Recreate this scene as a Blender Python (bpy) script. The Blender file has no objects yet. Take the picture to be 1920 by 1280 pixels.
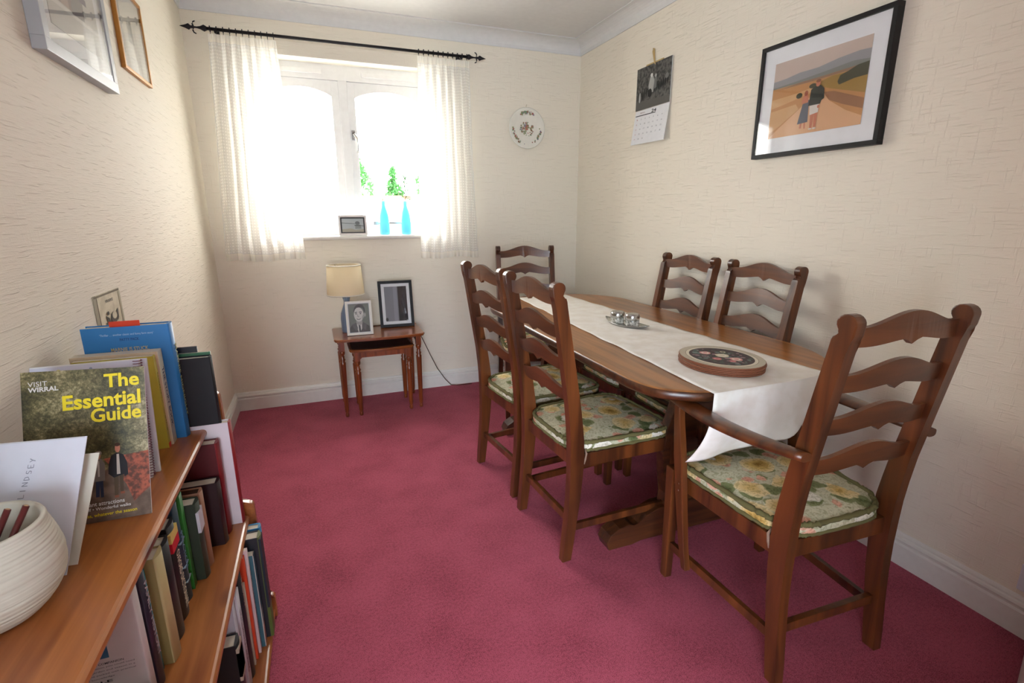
import bpy, bmesh, math, random
from mathutils import Vector, Matrix
random.seed(7)
S = bpy.context.scene
COL = S.collection
# ------------------------------------------------------------------ camera
cam_d = bpy.data.cameras.new('camera'); cam = bpy.data.objects.new('camera', cam_d); COL.objects.link(cam)
cam_d.lens = 17.762; cam_d.sensor_width = 36; cam_d.clip_start = 0.02
Rv = Vector((0.93280094, -0.36037783, -0.00319835)); Uv = Vector((0.0911302, 0.22727635, 0.96955698)); Fv = Vector((0.34867994, 0.90469513, -0.2448449))
mw = Matrix.Identity(4)
for i in range(3):
    mw[i][0] = Rv[i]; mw[i][1] = Uv[i]; mw[i][2] = -Fv[i]
mw[2][3] = 1.26
cam.matrix_world = mw
S.camera = cam
# ------------------------------------------------------------------ view, world
S.view_settings.view_transform = 'Standard'; S.view_settings.look = 'None'
S.view_settings.gamma = 1; S.view_settings.use_curve_mapping = False
S.view_settings.exposure = 1.47
W = bpy.data.worlds.new('overcast_sky'); S.world = W; W.use_nodes = True
wn = W.node_tree.nodes; wl = W.node_tree.links
bg = wn['Background']
tc = wn.new('ShaderNodeTexCoord'); sep = wn.new('ShaderNodeSeparateXYZ'); rmp = wn.new('ShaderNodeValToRGB')
wl.new(tc.outputs['Generated'], sep.inputs[0]); wl.new(sep.outputs['Z'], rmp.inputs[0])
rmp.color_ramp.elements[0].position = 0.0; rmp.color_ramp.elements[0].color = (0.78, 0.80, 0.78, 1)
rmp.color_ramp.elements[1].position = 0.06; rmp.color_ramp.elements[1].color = (0.97, 0.985, 1.0, 1)
rm2 = wn.new('ShaderNodeMapRange'); rm2.inputs['From Min'].default_value = -.4; rm2.inputs['From Max'].default_value = .3
wl.new(sep.outputs['Y'], rm2.inputs['Value'])
tint = wn.new('ShaderNodeMix'); tint.data_type = 'RGBA'; tint.inputs['A'].default_value = (.85, .97, 1.10, 1); tint.inputs['B'].default_value = (1.04, 1, .93, 1)      # bluer sky on the shaded side of the house
wl.new(rm2.outputs['Result'], tint.inputs['Factor'])
mul = wn.new('ShaderNodeMix'); mul.data_type = 'RGBA'; mul.blend_type = 'MULTIPLY'; mul.inputs['Factor'].default_value = 1
wl.new(rmp.outputs[0], mul.inputs['A']); wl.new(tint.outputs['Result'], mul.inputs['B']); wl.new(mul.outputs['Result'], bg.inputs['Color'])
bg.inputs['Strength'].default_value = 7.5
L, R, D, RB, CZ = -0.574, 1.923, 3.584, -2.2, 2.44      # left, right, window wall, rear wall, ceiling
WX0, WX1, WZ0, WZ1 = -0.27, 0.84, 1.10, 2.182            # window opening
GX0, GX1, GZ0, GZ1 = -3.30, 0.10, 0.05, 1.90             # glazing behind the camera
def portal(loc, rot, sx, sy):
    l = bpy.data.lights.new('daylight_portal', 'AREA'); l.shape = 'RECTANGLE'; l.size = sx; l.size_y = sy
    l.cycles.is_portal = True
    o = bpy.data.objects.new('daylight_portal', l); COL.objects.link(o); o.location = loc; o.rotation_euler = rot
portal(((WX0+WX1)/2, D+.27, (WZ0+WZ1)/2), (-math.pi/2, 0, 0), WX1-WX0, WZ1-WZ0)
portal(((GX0+GX1)/2, RB-.12, (GZ0+GZ1)/2), (math.pi/2, 0, 0), GX1-GX0, GZ1-GZ0)

# ------------------------------------------------------------------ materials
MATS = {}
def new_mat(name):
    m = bpy.data.materials.new(name); m.use_nodes = True
    MATS[name] = m
    return m, m.node_tree.nodes, m.node_tree.links, m.node_tree.nodes['Principled BSDF']
def srgb(r, g, b):
    f = lambda c: ((c/255)/12.92 if c/255 <= .04045 else ((c/255+.055)/1.055)**2.4)
    return (f(r), f(g), f(b), 1)
def flat(name, col, rough=.6, metal=0, spec=.5, coat=0):
    if name in MATS: return MATS[name]
    m, n, l, p = new_mat(name)
    c = srgb(*col)
    nz = n.new('ShaderNodeTexNoise'); nz.inputs['Scale'].default_value = 30; nz.inputs['Detail'].default_value = 2
    t = n.new('ShaderNodeTexCoord'); l.new(t.outputs['Object'], nz.inputs['Vector'])
    mx = n.new('ShaderNodeMix'); mx.data_type = 'RGBA'
    mx.inputs['A'].default_value = tuple(v*.94 for v in c[:3])+(1,); mx.inputs['B'].default_value = tuple(min(1, v*1.05) for v in c[:3])+(1,)
    l.new(nz.outputs['Fac'], mx.inputs['Factor']); l.new(mx.outputs['Result'], p.inputs['Base Color'])
    p.inputs['Roughness'].default_value = rough; p.inputs['Metallic'].default_value = metal
    p.inputs['Specular IOR Level'].default_value = spec; p.inputs['Coat Weight'].default_value = coat
    return m
def c_(r, g, b):      # one flat-coloured ink or paper
    return flat('ink_%d_%d_%d' % (r, g, b), (r, g, b), .55, 0, .3)
def ramp(n, stops):
    r = n.new('ShaderNodeValToRGB'); e = r.color_ramp.elements
    while len(e) < len(stops): e.new(.5)
    for i, (p, c) in enumerate(stops):
        e[i].position = p; e[i].color = c
    return r
def wood(name, dark, light, axis=2, rough=.35, coat=.25, scale=1.0, knots=False, contrast=1.0):
    m, n, l, p = new_mat(name)
    t = n.new('ShaderNodeTexCoord'); mp = n.new('ShaderNodeMapping')
    sc = [38*scale]*3; sc[axis] = 2.2*scale; mp.inputs['Scale'].default_value = sc
    l.new(t.outputs['Object'], mp.inputs['Vector'])
    nz = n.new('ShaderNodeTexNoise'); nz.inputs['Scale'].default_value = 1; nz.inputs['Detail'].default_value = 6; nz.inputs['Distortion'].default_value = .6
    l.new(mp.outputs[0], nz.inputs['Vector'])
    nb = n.new('ShaderNodeTexNoise'); nb.inputs['Scale'].default_value = 3.5; nb.inputs['Detail'].default_value = 2
    l.new(t.outputs['Object'], nb.inputs['Vector'])
    ad = n.new('ShaderNodeMath'); ad.operation = 'MULTIPLY_ADD'; ad.inputs[1].default_value = .45
    l.new(nb.outputs['Fac'], ad.inputs[0]); l.new(nz.outputs['Fac'], ad.inputs[2])
    rr = ramp(n, [(.72-.17*contrast, srgb(*dark)), (.72+.17*contrast, srgb(*light))])
    l.new(ad.outputs[0], rr.inputs[0])
    out = rr.outputs[0]
    if knots:
        v = n.new('ShaderNodeTexVoronoi'); mp2 = n.new('ShaderNodeMapping'); s2 = [9.0]*3; s2[axis] = 3.2; mp2.inputs['Scale'].default_value = s2
        l.new(t.outputs['Object'], mp2.inputs['Vector']); l.new(mp2.outputs[0], v.inputs['Vector'])
        v.inputs['Scale'].default_value = 1
        kr = ramp(n, [(.10, (1, 1, 1, 1)), (.19, (0, 0, 0, 1))]); l.new(v.outputs['Distance'], kr.inputs[0])
        mx = n.new('ShaderNodeMix'); mx.data_type = 'RGBA'; l.new(kr.outputs[0], mx.inputs['Factor']); l.new(out, mx.inputs['A'])
        mx.inputs['B'].default_value = srgb(88, 40, 18); out = mx.outputs['Result']
    l.new(out, p.inputs['Base Color'])
    p.inputs['Roughness'].default_value = rough; p.inputs['Coat Weight'].default_value = coat; p.inputs['Coat Roughness'].default_value = .22
    b = n.new('ShaderNodeBump'); b.inputs['Strength'].default_value = .12; b.inputs['Distance'].default_value = .002
    l.new(nz.outputs['Fac'], b.inputs['Height']); l.new(b.outputs[0], p.inputs['Normal'])
    return m
chair_wood = wood('chair_wood', (62, 30, 13), (112, 60, 26), 2, .33, .35, .6)
slat_wood = wood('slat_wood', (66, 33, 16), (108, 60, 29), 0, .36, .3, .6)
table_wood = wood('table_wood', (120, 72, 30), (172, 112, 56), 1, .34, .3, .8)
table_edge = wood('table_dark_wood', (50, 25, 13), (90, 50, 24), 0, .36, .3)
yew_wood = wood('yew_wood', (98, 42, 14), (146, 74, 30), 2, .28, .5)
yew_top = wood('yew_top_wood', (112, 54, 22), (156, 88, 42), 0, .25, .6)
pine = wood('pine_wood', (146, 80, 38), (192, 120, 62), 1, .34, .35, 1.0, True, 1.2)

def wallpaper(nm='embossed_wallpaper', kv=.55):
    m, n, l, p = new_mat(nm)
    t = n.new('ShaderNodeTexCoord'); s = n.new('ShaderNodeSeparateXYZ'); l.new(t.outputs['Object'], s.inputs[0])
    ad = n.new('ShaderNodeMath'); ad.operation = 'ADD'; l.new(s.outputs['X'], ad.inputs[0]); l.new(s.outputs['Y'], ad.inputs[1])
    def layer(su, sz, lo, hi, seed):
        cx = n.new('ShaderNodeCombineXYZ'); a = n.new('ShaderNodeMath'); a.operation = 'MULTIPLY'; a.inputs[1].default_value = su
        b = n.new('ShaderNodeMath'); b.operation = 'MULTIPLY'; b.inputs[1].default_value = sz
        l.new(ad.outputs[0], a.inputs[0]); l.new(s.outputs['Z'], b.inputs[0]); l.new(a.outputs[0], cx.inputs[0]); l.new(b.outputs[0], cx.inputs[1])
        cx.inputs[2].default_value = seed
        z = n.new('ShaderNodeTexNoise'); z.inputs['Scale'].default_value = 1; z.inputs['Detail'].default_value = 1.5; z.inputs['Distortion'].default_value = .15
        l.new(cx.outputs[0], z.inputs['Vector'])
        r = ramp(n, [(lo, (0, 0, 0, 1)), (hi, (1, 1, 1, 1))]); l.new(z.outputs['Fac'], r.inputs[0]); return r.outputs[0]
    h1 = layer(9, 150, .63, .70, 1.3); h2 = layer(130, 12, .64, .71, 7.7); h3 = layer(240, 240, .3, .7, 4.1); h4 = layer(16, 230, .5, .7, 9.2)
    def mul(o, k):
        q = n.new('ShaderNodeMath'); q.operation = 'MULTIPLY'; q.inputs[1].default_value = k; l.new(o, q.inputs[0]); return q.outputs[0]
    def add(a, b):
        q = n.new('ShaderNodeMath'); q.operation = 'ADD'; l.new(a, q.inputs[0]); l.new(b, q.inputs[1]); return q.outputs[0]
    hh = add(add(mul(h1, 1.0), mul(h2, kv)), add(mul(h3, .12), mul(h4, .3)))
    bp = n.new('ShaderNodeBump'); bp.inputs['Strength'].default_value = .6; bp.inputs['Distance'].default_value = .0024
    l.new(hh, bp.inputs['Height']); l.new(bp.outputs[0], p.inputs['Normal'])
    p.inputs['Base Color'].default_value = srgb(240, 231, 214); p.inputs['Roughness'].default_value = .7; p.inputs['Specular IOR Level'].default_value = .25
    return m
wp = wallpaper(); wp_left = wallpaper('embossed_wallpaper_slub', .12)
def carpet_mat():
    m, n, l, p = new_mat('carpet_pile')
    t = n.new('ShaderNodeTexCoord')
    a = n.new('ShaderNodeTexNoise'); a.inputs['Scale'].default_value = 420; a.inputs['Detail'].default_value = 2; l.new(t.outputs['Object'], a.inputs['Vector'])
    b = n.new('ShaderNodeTexNoise'); b.inputs['Scale'].default_value = 5; b.inputs['Detail'].default_value = 5; l.new(t.outputs['Object'], b.inputs['Vector'])
    c = n.new('ShaderNodeTexNoise'); c.inputs['Scale'].default_value = 110; c.inputs['Detail'].default_value = 3; l.new(t.outputs['Object'], c.inputs['Vector'])
    s = n.new('ShaderNodeMath'); s.operation = 'MULTIPLY_ADD'; s.inputs[1].default_value = .34; l.new(b.outputs['Fac'], s.inputs[0])
    s2 = n.new('ShaderNodeMath'); s2.operation = 'MULTIPLY_ADD'; s2.inputs[1].default_value = .4; l.new(c.outputs['Fac'], s2.inputs[0]); l.new(a.outputs['Fac'], s2.inputs[2])
    l.new(s2.outputs[0], s.inputs[2])
    r = ramp(n, [(.67, srgb(124, 38, 56)), (.94, srgb(192, 88, 110))]); l.new(s.outputs[0], r.inputs[0])
    l.new(r.outputs[0], p.inputs['Base Color'])
    p.inputs['Roughness'].default_value = .95; p.inputs['Specular IOR Level'].default_value = .1; p.inputs['Sheen Weight'].default_value = .15
    bp = n.new('ShaderNodeBump'); bp.inputs['Strength'].default_value = .8; bp.inputs['Distance'].default_value = .004
    l.new(s2.outputs[0], bp.inputs['Height']); l.new(bp.outputs[0], p.inputs['Normal'])
    return m
carpet = carpet_mat()
gloss_white = flat('gloss_white_paint', (236, 233, 226), .35)
ceil_white = flat('ceiling_paint', (222, 221, 219), .85, 0, .2)
def glass_mat():
    m, n, l, p = new_mat('clear_glass'); n.remove(p)
    o = n['Material Output']; lw = n.new('ShaderNodeLayerWeight'); lw.inputs[0].default_value = .5; pw = n.new('ShaderNodeMath'); pw.operation = 'POWER'; pw.inputs[1].default_value = 4; l.new(lw.outputs['Facing'], pw.inputs[0]); f = n.new('ShaderNodeMath'); f.operation = 'MULTIPLY_ADD'; f.inputs[1].default_value = .7; f.inputs[2].default_value = .025; l.new(pw.outputs[0], f.inputs[0])
    a = n.new('ShaderNodeBsdfTransparent'); b = n.new('ShaderNodeBsdfGlossy'); b.inputs['Roughness'].default_value = .02
    x = n.new('ShaderNodeMixShader'); l.new(f.outputs[0], x.inputs[0]); l.new(a.outputs[0], x.inputs[1]); l.new(b.outputs[0], x.inputs[2]); l.new(x.outputs[0], o.inputs[0])
    return m
glass = glass_mat()
def blue_glass_mat():
    m, n, l, p = new_mat('frosted_blue_glass'); o = n['Material Output']
    p.inputs['Base Color'].default_value = srgb(170, 230, 246); p.inputs['Roughness'].default_value = .3
    tr = n.new('ShaderNodeBsdfTranslucent'); tr.inputs['Color'].default_value = srgb(190, 238, 250)
    tp = n.new('ShaderNodeBsdfTransparent'); tp.inputs['Color'].default_value = srgb(176, 234, 248)
    x = n.new('ShaderNodeMixShader'); x.inputs[0].default_value = .55; l.new(p.outputs[0], x.inputs[1]); l.new(tr.outputs[0], x.inputs[2])
    y = n.new('ShaderNodeMixShader'); y.inputs[0].default_value = .25; l.new(x.outputs[0], y.inputs[1]); l.new(tp.outputs[0], y.inputs[2])
    l.new(y.outputs[0], o.inputs[0]); return m
blue_glass = blue_glass_mat()
def cloth_trans(name, col, trans, grid=False, alpha=.0):
    m, n, l, p = new_mat(name); o = n['Material Output']
    p.inputs['Base Color'].default_value = srgb(*col); p.inputs['Roughness'].default_value = .9; p.inputs['Specular IOR Level'].default_value = .1
    tr = n.new('ShaderNodeBsdfTranslucent'); tr.inputs['Color'].default_value = srgb(*col)
    x = n.new('ShaderNodeMixShader'); x.inputs[0].default_value = trans; l.new(p.outputs[0], x.inputs[1]); l.new(tr.outputs[0], x.inputs[2])
    last = x.outputs[0]
    if grid:       # woven check: threads of the check are denser than the ground
        t = n.new('ShaderNodeTexCoord'); s = n.new('ShaderNodeSeparateXYZ'); l.new(t.outputs['UV'], s.inputs[0])
        def band(sock):
            a = n.new('ShaderNodeMath'); a.operation = 'MULTIPLY'; a.inputs[1].default_value = 1/.0175; l.new(sock, a.inputs[0])
            b = n.new('ShaderNodeMath'); b.operation = 'FRACT'; l.new(a.outputs[0], b.inputs[0])
            c = n.new('ShaderNodeMath'); c.operation = 'GREATER_THAN'; c.inputs[1].default_value = .55; l.new(b.outputs[0], c.inputs[0]); return c.outputs[0]
        mx = n.new('ShaderNodeMath'); mx.operation = 'MULTIPLY'; l.new(band(s.outputs['X']), mx.inputs[0]); l.new(band(s.outputs['Y']), mx.inputs[1])
        al = n.new('ShaderNodeMath'); al.operation = 'MULTIPLY_ADD'; al.inputs[1].default_value = -alpha*.85; al.inputs[2].default_value = alpha; l.new(mx.outputs[0], al.inputs[0])
        tp = n.new('ShaderNodeBsdfTransparent')
        y = n.new('ShaderNodeMixShader'); l.new(al.outputs[0], y.inputs[0]); l.new(last, y.inputs[1]); l.new(tp.outputs[0], y.inputs[2]); last = y.outputs[0]
    l.new(last, o.inputs[0]); return m
curtain_cloth = cloth_trans('sheer_curtain_cloth', (252, 251, 248), .6, True, .22)
tape_cloth = cloth_trans('curtain_heading_tape', (248, 244, 234), .3)
shade_cloth = cloth_trans('lampshade_fabric', (240, 226, 198), .35)
plastic_wallet = flat('clear_plastic', (225, 226, 236), .15, 0, .6)
def linen_mat():
    m, n, l, p = new_mat('damask_linen')
    t = n.new('ShaderNodeTexCoord'); a = n.new('ShaderNodeTexNoise'); a.inputs['Scale'].default_value = 16; a.inputs['Detail'].default_value = 3; l.new(t.outputs['Object'], a.inputs['Vector'])
    w = n.new('ShaderNodeTexNoise'); w.inputs['Scale'].default_value = 500; l.new(t.outputs['Object'], w.inputs['Vector'])
    r = ramp(n, [(.4, srgb(238, 232, 222)), (.6, srgb(246, 242, 235))]); l.new(a.outputs['Fac'], r.inputs[0]); l.new(r.outputs[0], p.inputs['Base Color'])
    b = n.new('ShaderNodeBump'); b.inputs['Strength'].default_value = .3; b.inputs['Distance'].default_value = .001; l.new(w.outputs['Fac'], b.inputs['Height'])
    b2 = n.new('ShaderNodeBump'); b2.inputs['Strength'].default_value = .25; b2.inputs['Distance'].default_value = .006; l.new(a.outputs['Fac'], b2.inputs['Height']); l.new(b.outputs[0], b2.inputs['Normal'])
    l.new(b2.outputs[0], p.inputs['Normal']); p.inputs['Roughness'].default_value = .75; return m
linen = linen_mat()
def floral_mat(name, base, seed):
    m, n, l, p = new_mat(name)
    t = n.new('ShaderNodeTexCoord'); mp = n.new('ShaderNodeMapping'); mp.inputs['Location'].default_value = (seed, seed*.7, 0)
    l.new(t.outputs['Object'], mp.inputs['Vector'])
    dn = n.new('ShaderNodeTexNoise'); dn.inputs['Scale'].default_value = 16; dn.inputs['Detail'].default_value = 3; l.new(mp.outputs[0], dn.inputs['Vector'])
    mv = n.new('ShaderNodeVectorMath'); mv.operation = 'MULTIPLY_ADD'; mv.inputs[1].default_value = (.05, .05, .05); l.new(dn.outputs['Color'], mv.inputs[0]); l.new(mp.outputs[0], mv.inputs[2])
    col = None
    def blob(scale, off, lo, hi, colr, rnd, frac, prev):
        m2 = n.new('ShaderNodeMapping'); m2.inputs['Location'].default_value = off; l.new(mv.outputs[0], m2.inputs['Vector'])
        v = n.new('ShaderNodeTexVoronoi'); v.inputs['Scale'].default_value = scale; v.inputs['Randomness'].default_value = rnd; l.new(m2.outputs[0], v.inputs['Vector'])
        r = ramp(n, [(lo, (1, 1, 1, 1)), (hi, (0, 0, 0, 1))]); l.new(v.outputs['Distance'], r.inputs[0])
        sp = n.new('ShaderNodeSeparateColor'); l.new(v.outputs['Color'], sp.inputs[0])
        g = n.new('ShaderNodeMath'); g.operation = 'LESS_THAN'; g.inputs[1].default_value = frac; l.new(sp.outputs[0], g.inputs[0])
        q = n.new('ShaderNodeMath'); q.operation = 'MULTIPLY'; l.new(r.outputs[0], q.inputs[0]); l.new(g.outputs[0], q.inputs[1])
        cr = ramp(n, [(.0, srgb(*colr[0])), (.5, srgb(*colr[1])), (1, srgb(*colr[2]))])
        rr = n.new('ShaderNodeMath'); rr.operation = 'MULTIPLY_ADD'; rr.inputs[1].default_value = scale*.0+2.2; l.new(v.outputs['Distance'], rr.inputs[0]); rr.inputs[2].default_value = 0
        dd = n.new('ShaderNodeMath'); dd.operation = 'MULTIPLY_ADD'; dd.inputs[1].default_value = .6; dd.inputs[2].default_value = -.3; l.new(dn.outputs['Fac'], dd.inputs[0])
        ss = n.new('ShaderNodeMath'); ss.operation = 'ADD'; l.new(rr.outputs[0], ss.inputs[0]); l.new(dd.outputs[0], ss.inputs[1]); l.new(ss.outputs[0], cr.inputs[0])
        x = n.new('ShaderNodeMix'); x.data_type = 'RGBA'; l.new(q.outputs[0], x.inputs['Factor']); l.new(prev, x.inputs['A']); l.new(cr.outputs[0], x.inputs['B'])
        return x.outputs['Result']
    rb = ramp(n, [(.35, srgb(*base)), (.65, srgb(min(255, base[0]+14), min(255, base[1]+10), min(255, base[2]+10)))]); l.new(dn.outputs['Fac'], rb.inputs[0])
    col = rb.outputs[0]
    col = blob(15, (3, 1, 0), .42, .47, [(84, 98, 62), (118, 126, 84), (140, 146, 104)], 1, .7, col)
    col = blob(20, (0, 5, 2), .38, .44, [(205, 130, 110), (222, 165, 140), (226, 180, 158)], 1, .45, col)
    col = blob(9, (1, 9, 4), .46, .50, [(136, 104, 44), (214, 178, 104), (232, 214, 166)], .9, .5, col)
    col = blob(10, (6, 2, 7), .38, .42, [(222, 214, 190), (232, 226, 210), (236, 232, 220)], .9, .34, col)
    fn = n.new('ShaderNodeTexNoise'); fn.inputs['Scale'].default_value = 70; fn.inputs['Detail'].default_value = 4; fn.inputs['Distortion'].default_value = 1.5; l.new(t.outputs['Object'], fn.inputs['Vector'])
    fr = ramp(n, [(.40, (.62, .60, .50, 1)), (.52, (1, 1, 1, 1)), (.66, (1.0, .98, .94, 1))]); l.new(fn.outputs['Fac'], fr.inputs[0])
    mm = n.new('ShaderNodeMix'); mm.data_type = 'RGBA'; mm.blend_type = 'MULTIPLY'; mm.inputs['Factor'].default_value = .8; l.new(col, mm.inputs['A']); l.new(fr.outputs[0], mm.inputs['B']); col = mm.outputs['Result']
    l.new(col, p.inputs['Base Color']); p.inputs['Roughness'].default_value = .9; p.inputs['Specular IOR Level'].default_value = .15
    wv = n.new('ShaderNodeTexNoise'); wv.inputs['Scale'].default_value = 350; l.new(t.outputs['Object'], wv.inputs['Vector'])
    b = n.new('ShaderNodeBump'); b.inputs['Strength'].default_value = .4; b.inputs['Distance'].default_value = .002; l.new(wv.outputs['Fac'], b.inputs['Height']); l.new(b.outputs[0], p.inputs['Normal'])
    return m
floral = floral_mat('floral_tapestry', (196, 196, 168), 2.0)
fringe = flat('olive_fringe', (104, 98, 58), .95)
def foliage_photo():
    m, n, l, p = new_mat('woodland_photo_print')
    t = n.new('ShaderNodeTexCoord'); a = n.new('ShaderNodeTexNoise'); a.inputs['Scale'].default_value = 130; a.inputs['Detail'].default_value = 8; a.inputs['Roughness'].default_value = .85; l.new(t.outputs['Object'], a.inputs['Vector'])
    b = n.new('ShaderNodeTexNoise'); b.inputs['Scale'].default_value = 14; b.inputs['Detail'].default_value = 2; l.new(t.outputs['Object'], b.inputs['Vector'])
    s = n.new('ShaderNodeMath'); s.operation = 'MULTIPLY_ADD'; s.inputs[1].default_value = .6; l.new(b.outputs['Fac'], s.inputs[0]); l.new(a.outputs['Fac'], s.inputs[2])
    r = ramp(n, [(.62, srgb(40, 40, 27)), (.76, srgb(84, 82, 52)), (.86, srgb(124, 116, 78)), (.98, srgb(190, 180, 140))]); l.new(s.outputs[0], r.inputs[0])
    l.new(r.outputs[0], p.inputs['Base Color']); p.inputs['Roughness'].default_value = .35; return m
forest_print = foliage_photo()
def speckle(name, c1, c2, scale, lo=.4, hi=.6, rough=.6):
    m, n, l, p = new_mat(name)
    t = n.new('ShaderNodeTexCoord'); a = n.new('ShaderNodeTexNoise'); a.inputs['Scale'].default_value = scale; a.inputs['Detail'].default_value = 4; l.new(t.outputs['Object'], a.inputs['Vector'])
    r = ramp(n, [(lo, srgb(*c1)), (hi, srgb(*c2))]); l.new(a.outputs['Fac'], r.inputs[0]); l.new(r.outputs[0], p.inputs['Base Color']); p.inputs['Roughness'].default_value = rough
    return m
leaves_print = speckle('fallen_leaves_print', (98, 58, 44), (176, 92, 66), 120)
path_print = speckle('muddy_path_print', (96, 78, 64), (122, 100, 84), 60)
black_iron = flat('black_iron', (24, 20, 26), .5, .3)
chrome = flat('brushed_steel', (190, 190, 188), .22, 1)
pages = flat('book_pages', (226, 218, 200), .9, 0, .1)
white_paper = flat('white_paper', (232, 232, 234), .8, 0, .2)
leather = flat('dark_leather', (38, 20, 18), .35)
ceramic_pot = speckle('ribbed_cream_ceramic', (205, 202, 186), (222, 219, 204), 8, .4, .6, .5)

# ------------------------------------------------------------------ mesh building
TEXT_CACHE = {}
def text_mesh(s, bold=0.0):
    k = (s, bold)
    if k not in TEXT_CACHE:
        cu = bpy.data.curves.new('lettering', 'FONT'); cu.body = s; cu.size = 1; cu.offset = bold; cu.resolution_u = 3
        o = bpy.data.objects.new('lettering', cu); COL.objects.link(o)
        dg = bpy.context.evaluated_depsgraph_get(); me = bpy.data.meshes.new_from_object(o.evaluated_get(dg))
        vs = [v.co.copy() for v in me.vertices]; fs = [tuple(f.vertices) for f in me.polygons]
        bpy.data.objects.remove(o); bpy.data.curves.remove(cu); bpy.data.meshes.remove(me)
        x0 = min(v.x for v in vs); x1 = max(v.x for v in vs); y0 = min(v.y for v in vs); y1 = max(v.y for v in vs)
        TEXT_CACHE[k] = ([((v.x-x0)/(x1-x0), (v.y-y0)/(y1-y0)) for v in vs], fs)
    return TEXT_CACHE[k]
class MB:
    def __init__(s): s.bm = bmesh.new(); s.mats = []
    def mi(s, m):
        if m not in s.mats: s.mats.append(m)
        return s.mats.index(m)
    def face(s, vs, m=None, smooth=False):
        try: f = s.bm.faces.new(vs)
        except ValueError: return None
        if m is not None: f.material_index = s.mi(m)
        f.smooth = smooth; return f
    def poly(s, pts, m=None):
        return s.face([s.bm.verts.new(p) for p in pts], m)
    def hexa(s, p, m=None, bev=0):        # p: 8 points, bottom ring 0-3, top ring 4-7
        v = [s.bm.verts.new(q) for q in p]; fs = []
        for idx in ((3, 2, 1, 0), (4, 5, 6, 7), (0, 1, 5, 4), (1, 2, 6, 5), (2, 3, 7, 6), (3, 0, 4, 7)):
            fs.append(s.face([v[i] for i in idx], m))
        if bev:
            es = list({e for f in fs if f for e in f.edges})
            r = bmesh.ops.bevel(s.bm, geom=es, offset=bev, segments=2, profile=.7, affect='EDGES')
            if m is not None:
                for f in r['faces']: f.material_index = s.mi(m)
    def box(s, x0, x1, y0, y1, z0, z1, m=None, bev=0, M=None):
        p = [Vector(q) for q in ((x0, y0, z0), (x1, y0, z0), (x1, y1, z0), (x0, y1, z0), (x0, y0, z1), (x1, y0, z1), (x1, y1, z1), (x0, y1, z1))]
        if M: p = [M @ q for q in p]
        s.hexa(p, m, bev)
    def loft(s, rings, m=None, cap=True, closed=True, smooth=True, loop=False):
        V = [[s.bm.verts.new(p) for p in r] for r in rings]; n = len(V[0])
        rr = range(len(V)) if loop else range(len(V)-1)
        for i in rr:
            A = V[i]; B = V[(i+1) % len(V)]
            for j in (range(n) if closed else range(n-1)):
                s.face([A[j], A[(j+1) % n], B[(j+1) % n], B[j]], m, smooth)
        if cap and not loop:
            s.face(V[0][::-1], m); s.face(V[-1], m)
        return V
    def prism(s, pts, axis, a0, a1, m=None, bev=0, smooth=False):    # outline extruded along an axis
        def P(q, a):
            return Vector((a, q[0], q[1])) if axis == 0 else (Vector((q[0], a, q[1])) if axis == 1 else Vector((q[0], q[1], a)))
        A = [s.bm.verts.new(P(q, a0)) for q in pts]; B = [s.bm.verts.new(P(q, a1)) for q in pts]; n = len(pts); fs = []
        fs.append(s.face(A[::-1], m)); fs.append(s.face(B, m)); caps = [f for f in fs if f]
        for i in range(n): s.face([A[i], A[(i+1) % n], B[(i+1) % n], B[i]], m, smooth)
        if bev:
            es = list({e for f in caps for e in f.edges})
            r = bmesh.ops.bevel(s.bm, geom=es, offset=bev, segments=2, profile=.6, affect='EDGES')
            if m is not None:
                for f in r['faces']: f.material_index = s.mi(m)
    def lathe(s, prof, c, m=None, seg=32, cap=True, sx=1, sy=1, rot=None):
        rings = []
        for r, z in prof:
            ring = []
            for k in range(seg):
                a = 2*math.pi*k/seg; q = Vector((r*math.cos(a)*sx, r*math.sin(a)*sy, z))
                if rot: q = rot @ q
                ring.append(q + Vector(c))
            rings.append(ring)
        s.loft(rings, m, cap)
    def tube(s, pts, rad, m=None, seg=10, cap=True):
        pts = [Vector(p) for p in pts]; n = len(pts); rings = []; up = Vector((0, 0, 1))
        for i, p in enumerate(pts):
            d = (pts[min(i+1, n-1)]-pts[max(i-1, 0)]).normalized()
            a = d.cross(up)
            if a.length < .15: a = d.cross(Vector((1, 0, 0)))
            a.normalize(); b = d.cross(a)
            r = rad[i] if isinstance(rad, (list, tuple)) else rad
            rings.append([p + (a*math.cos(2*math.pi*k/seg)+b*math.sin(2*math.pi*k/seg))*r for k in range(seg)])
        s.loft(rings, m, cap)
    def art(s, O, U, V, N, items, base=.0004, step=.00015):
        # flat printed shapes; O origin, U/V edge vectors, N outward normal
        for i, (kind, a, m) in enumerate(items):
            off = N*(base+step*i)
            if kind == 'p': pts = a
            elif kind == 'e':
                cx, cy, rx, ry = a[:4]; pts = [(cx+rx*math.cos(t*math.pi/10), cy+ry*math.sin(t*math.pi/10)) for t in range(20)]
            elif kind == 't':
                x0, y0, w, h, txt, bold = a; vs, fs = text_mesh(txt, bold)
                v = [s.bm.verts.new(O+U*(x0+p[0]*w)+V*(y0+p[1]*h)+off) for p in vs]
                for f in fs: s.face([v[j] for j in f], m)
                continue
            s.poly([O+U*p[0]+V*p[1]+off for p in pts], m)
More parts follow.
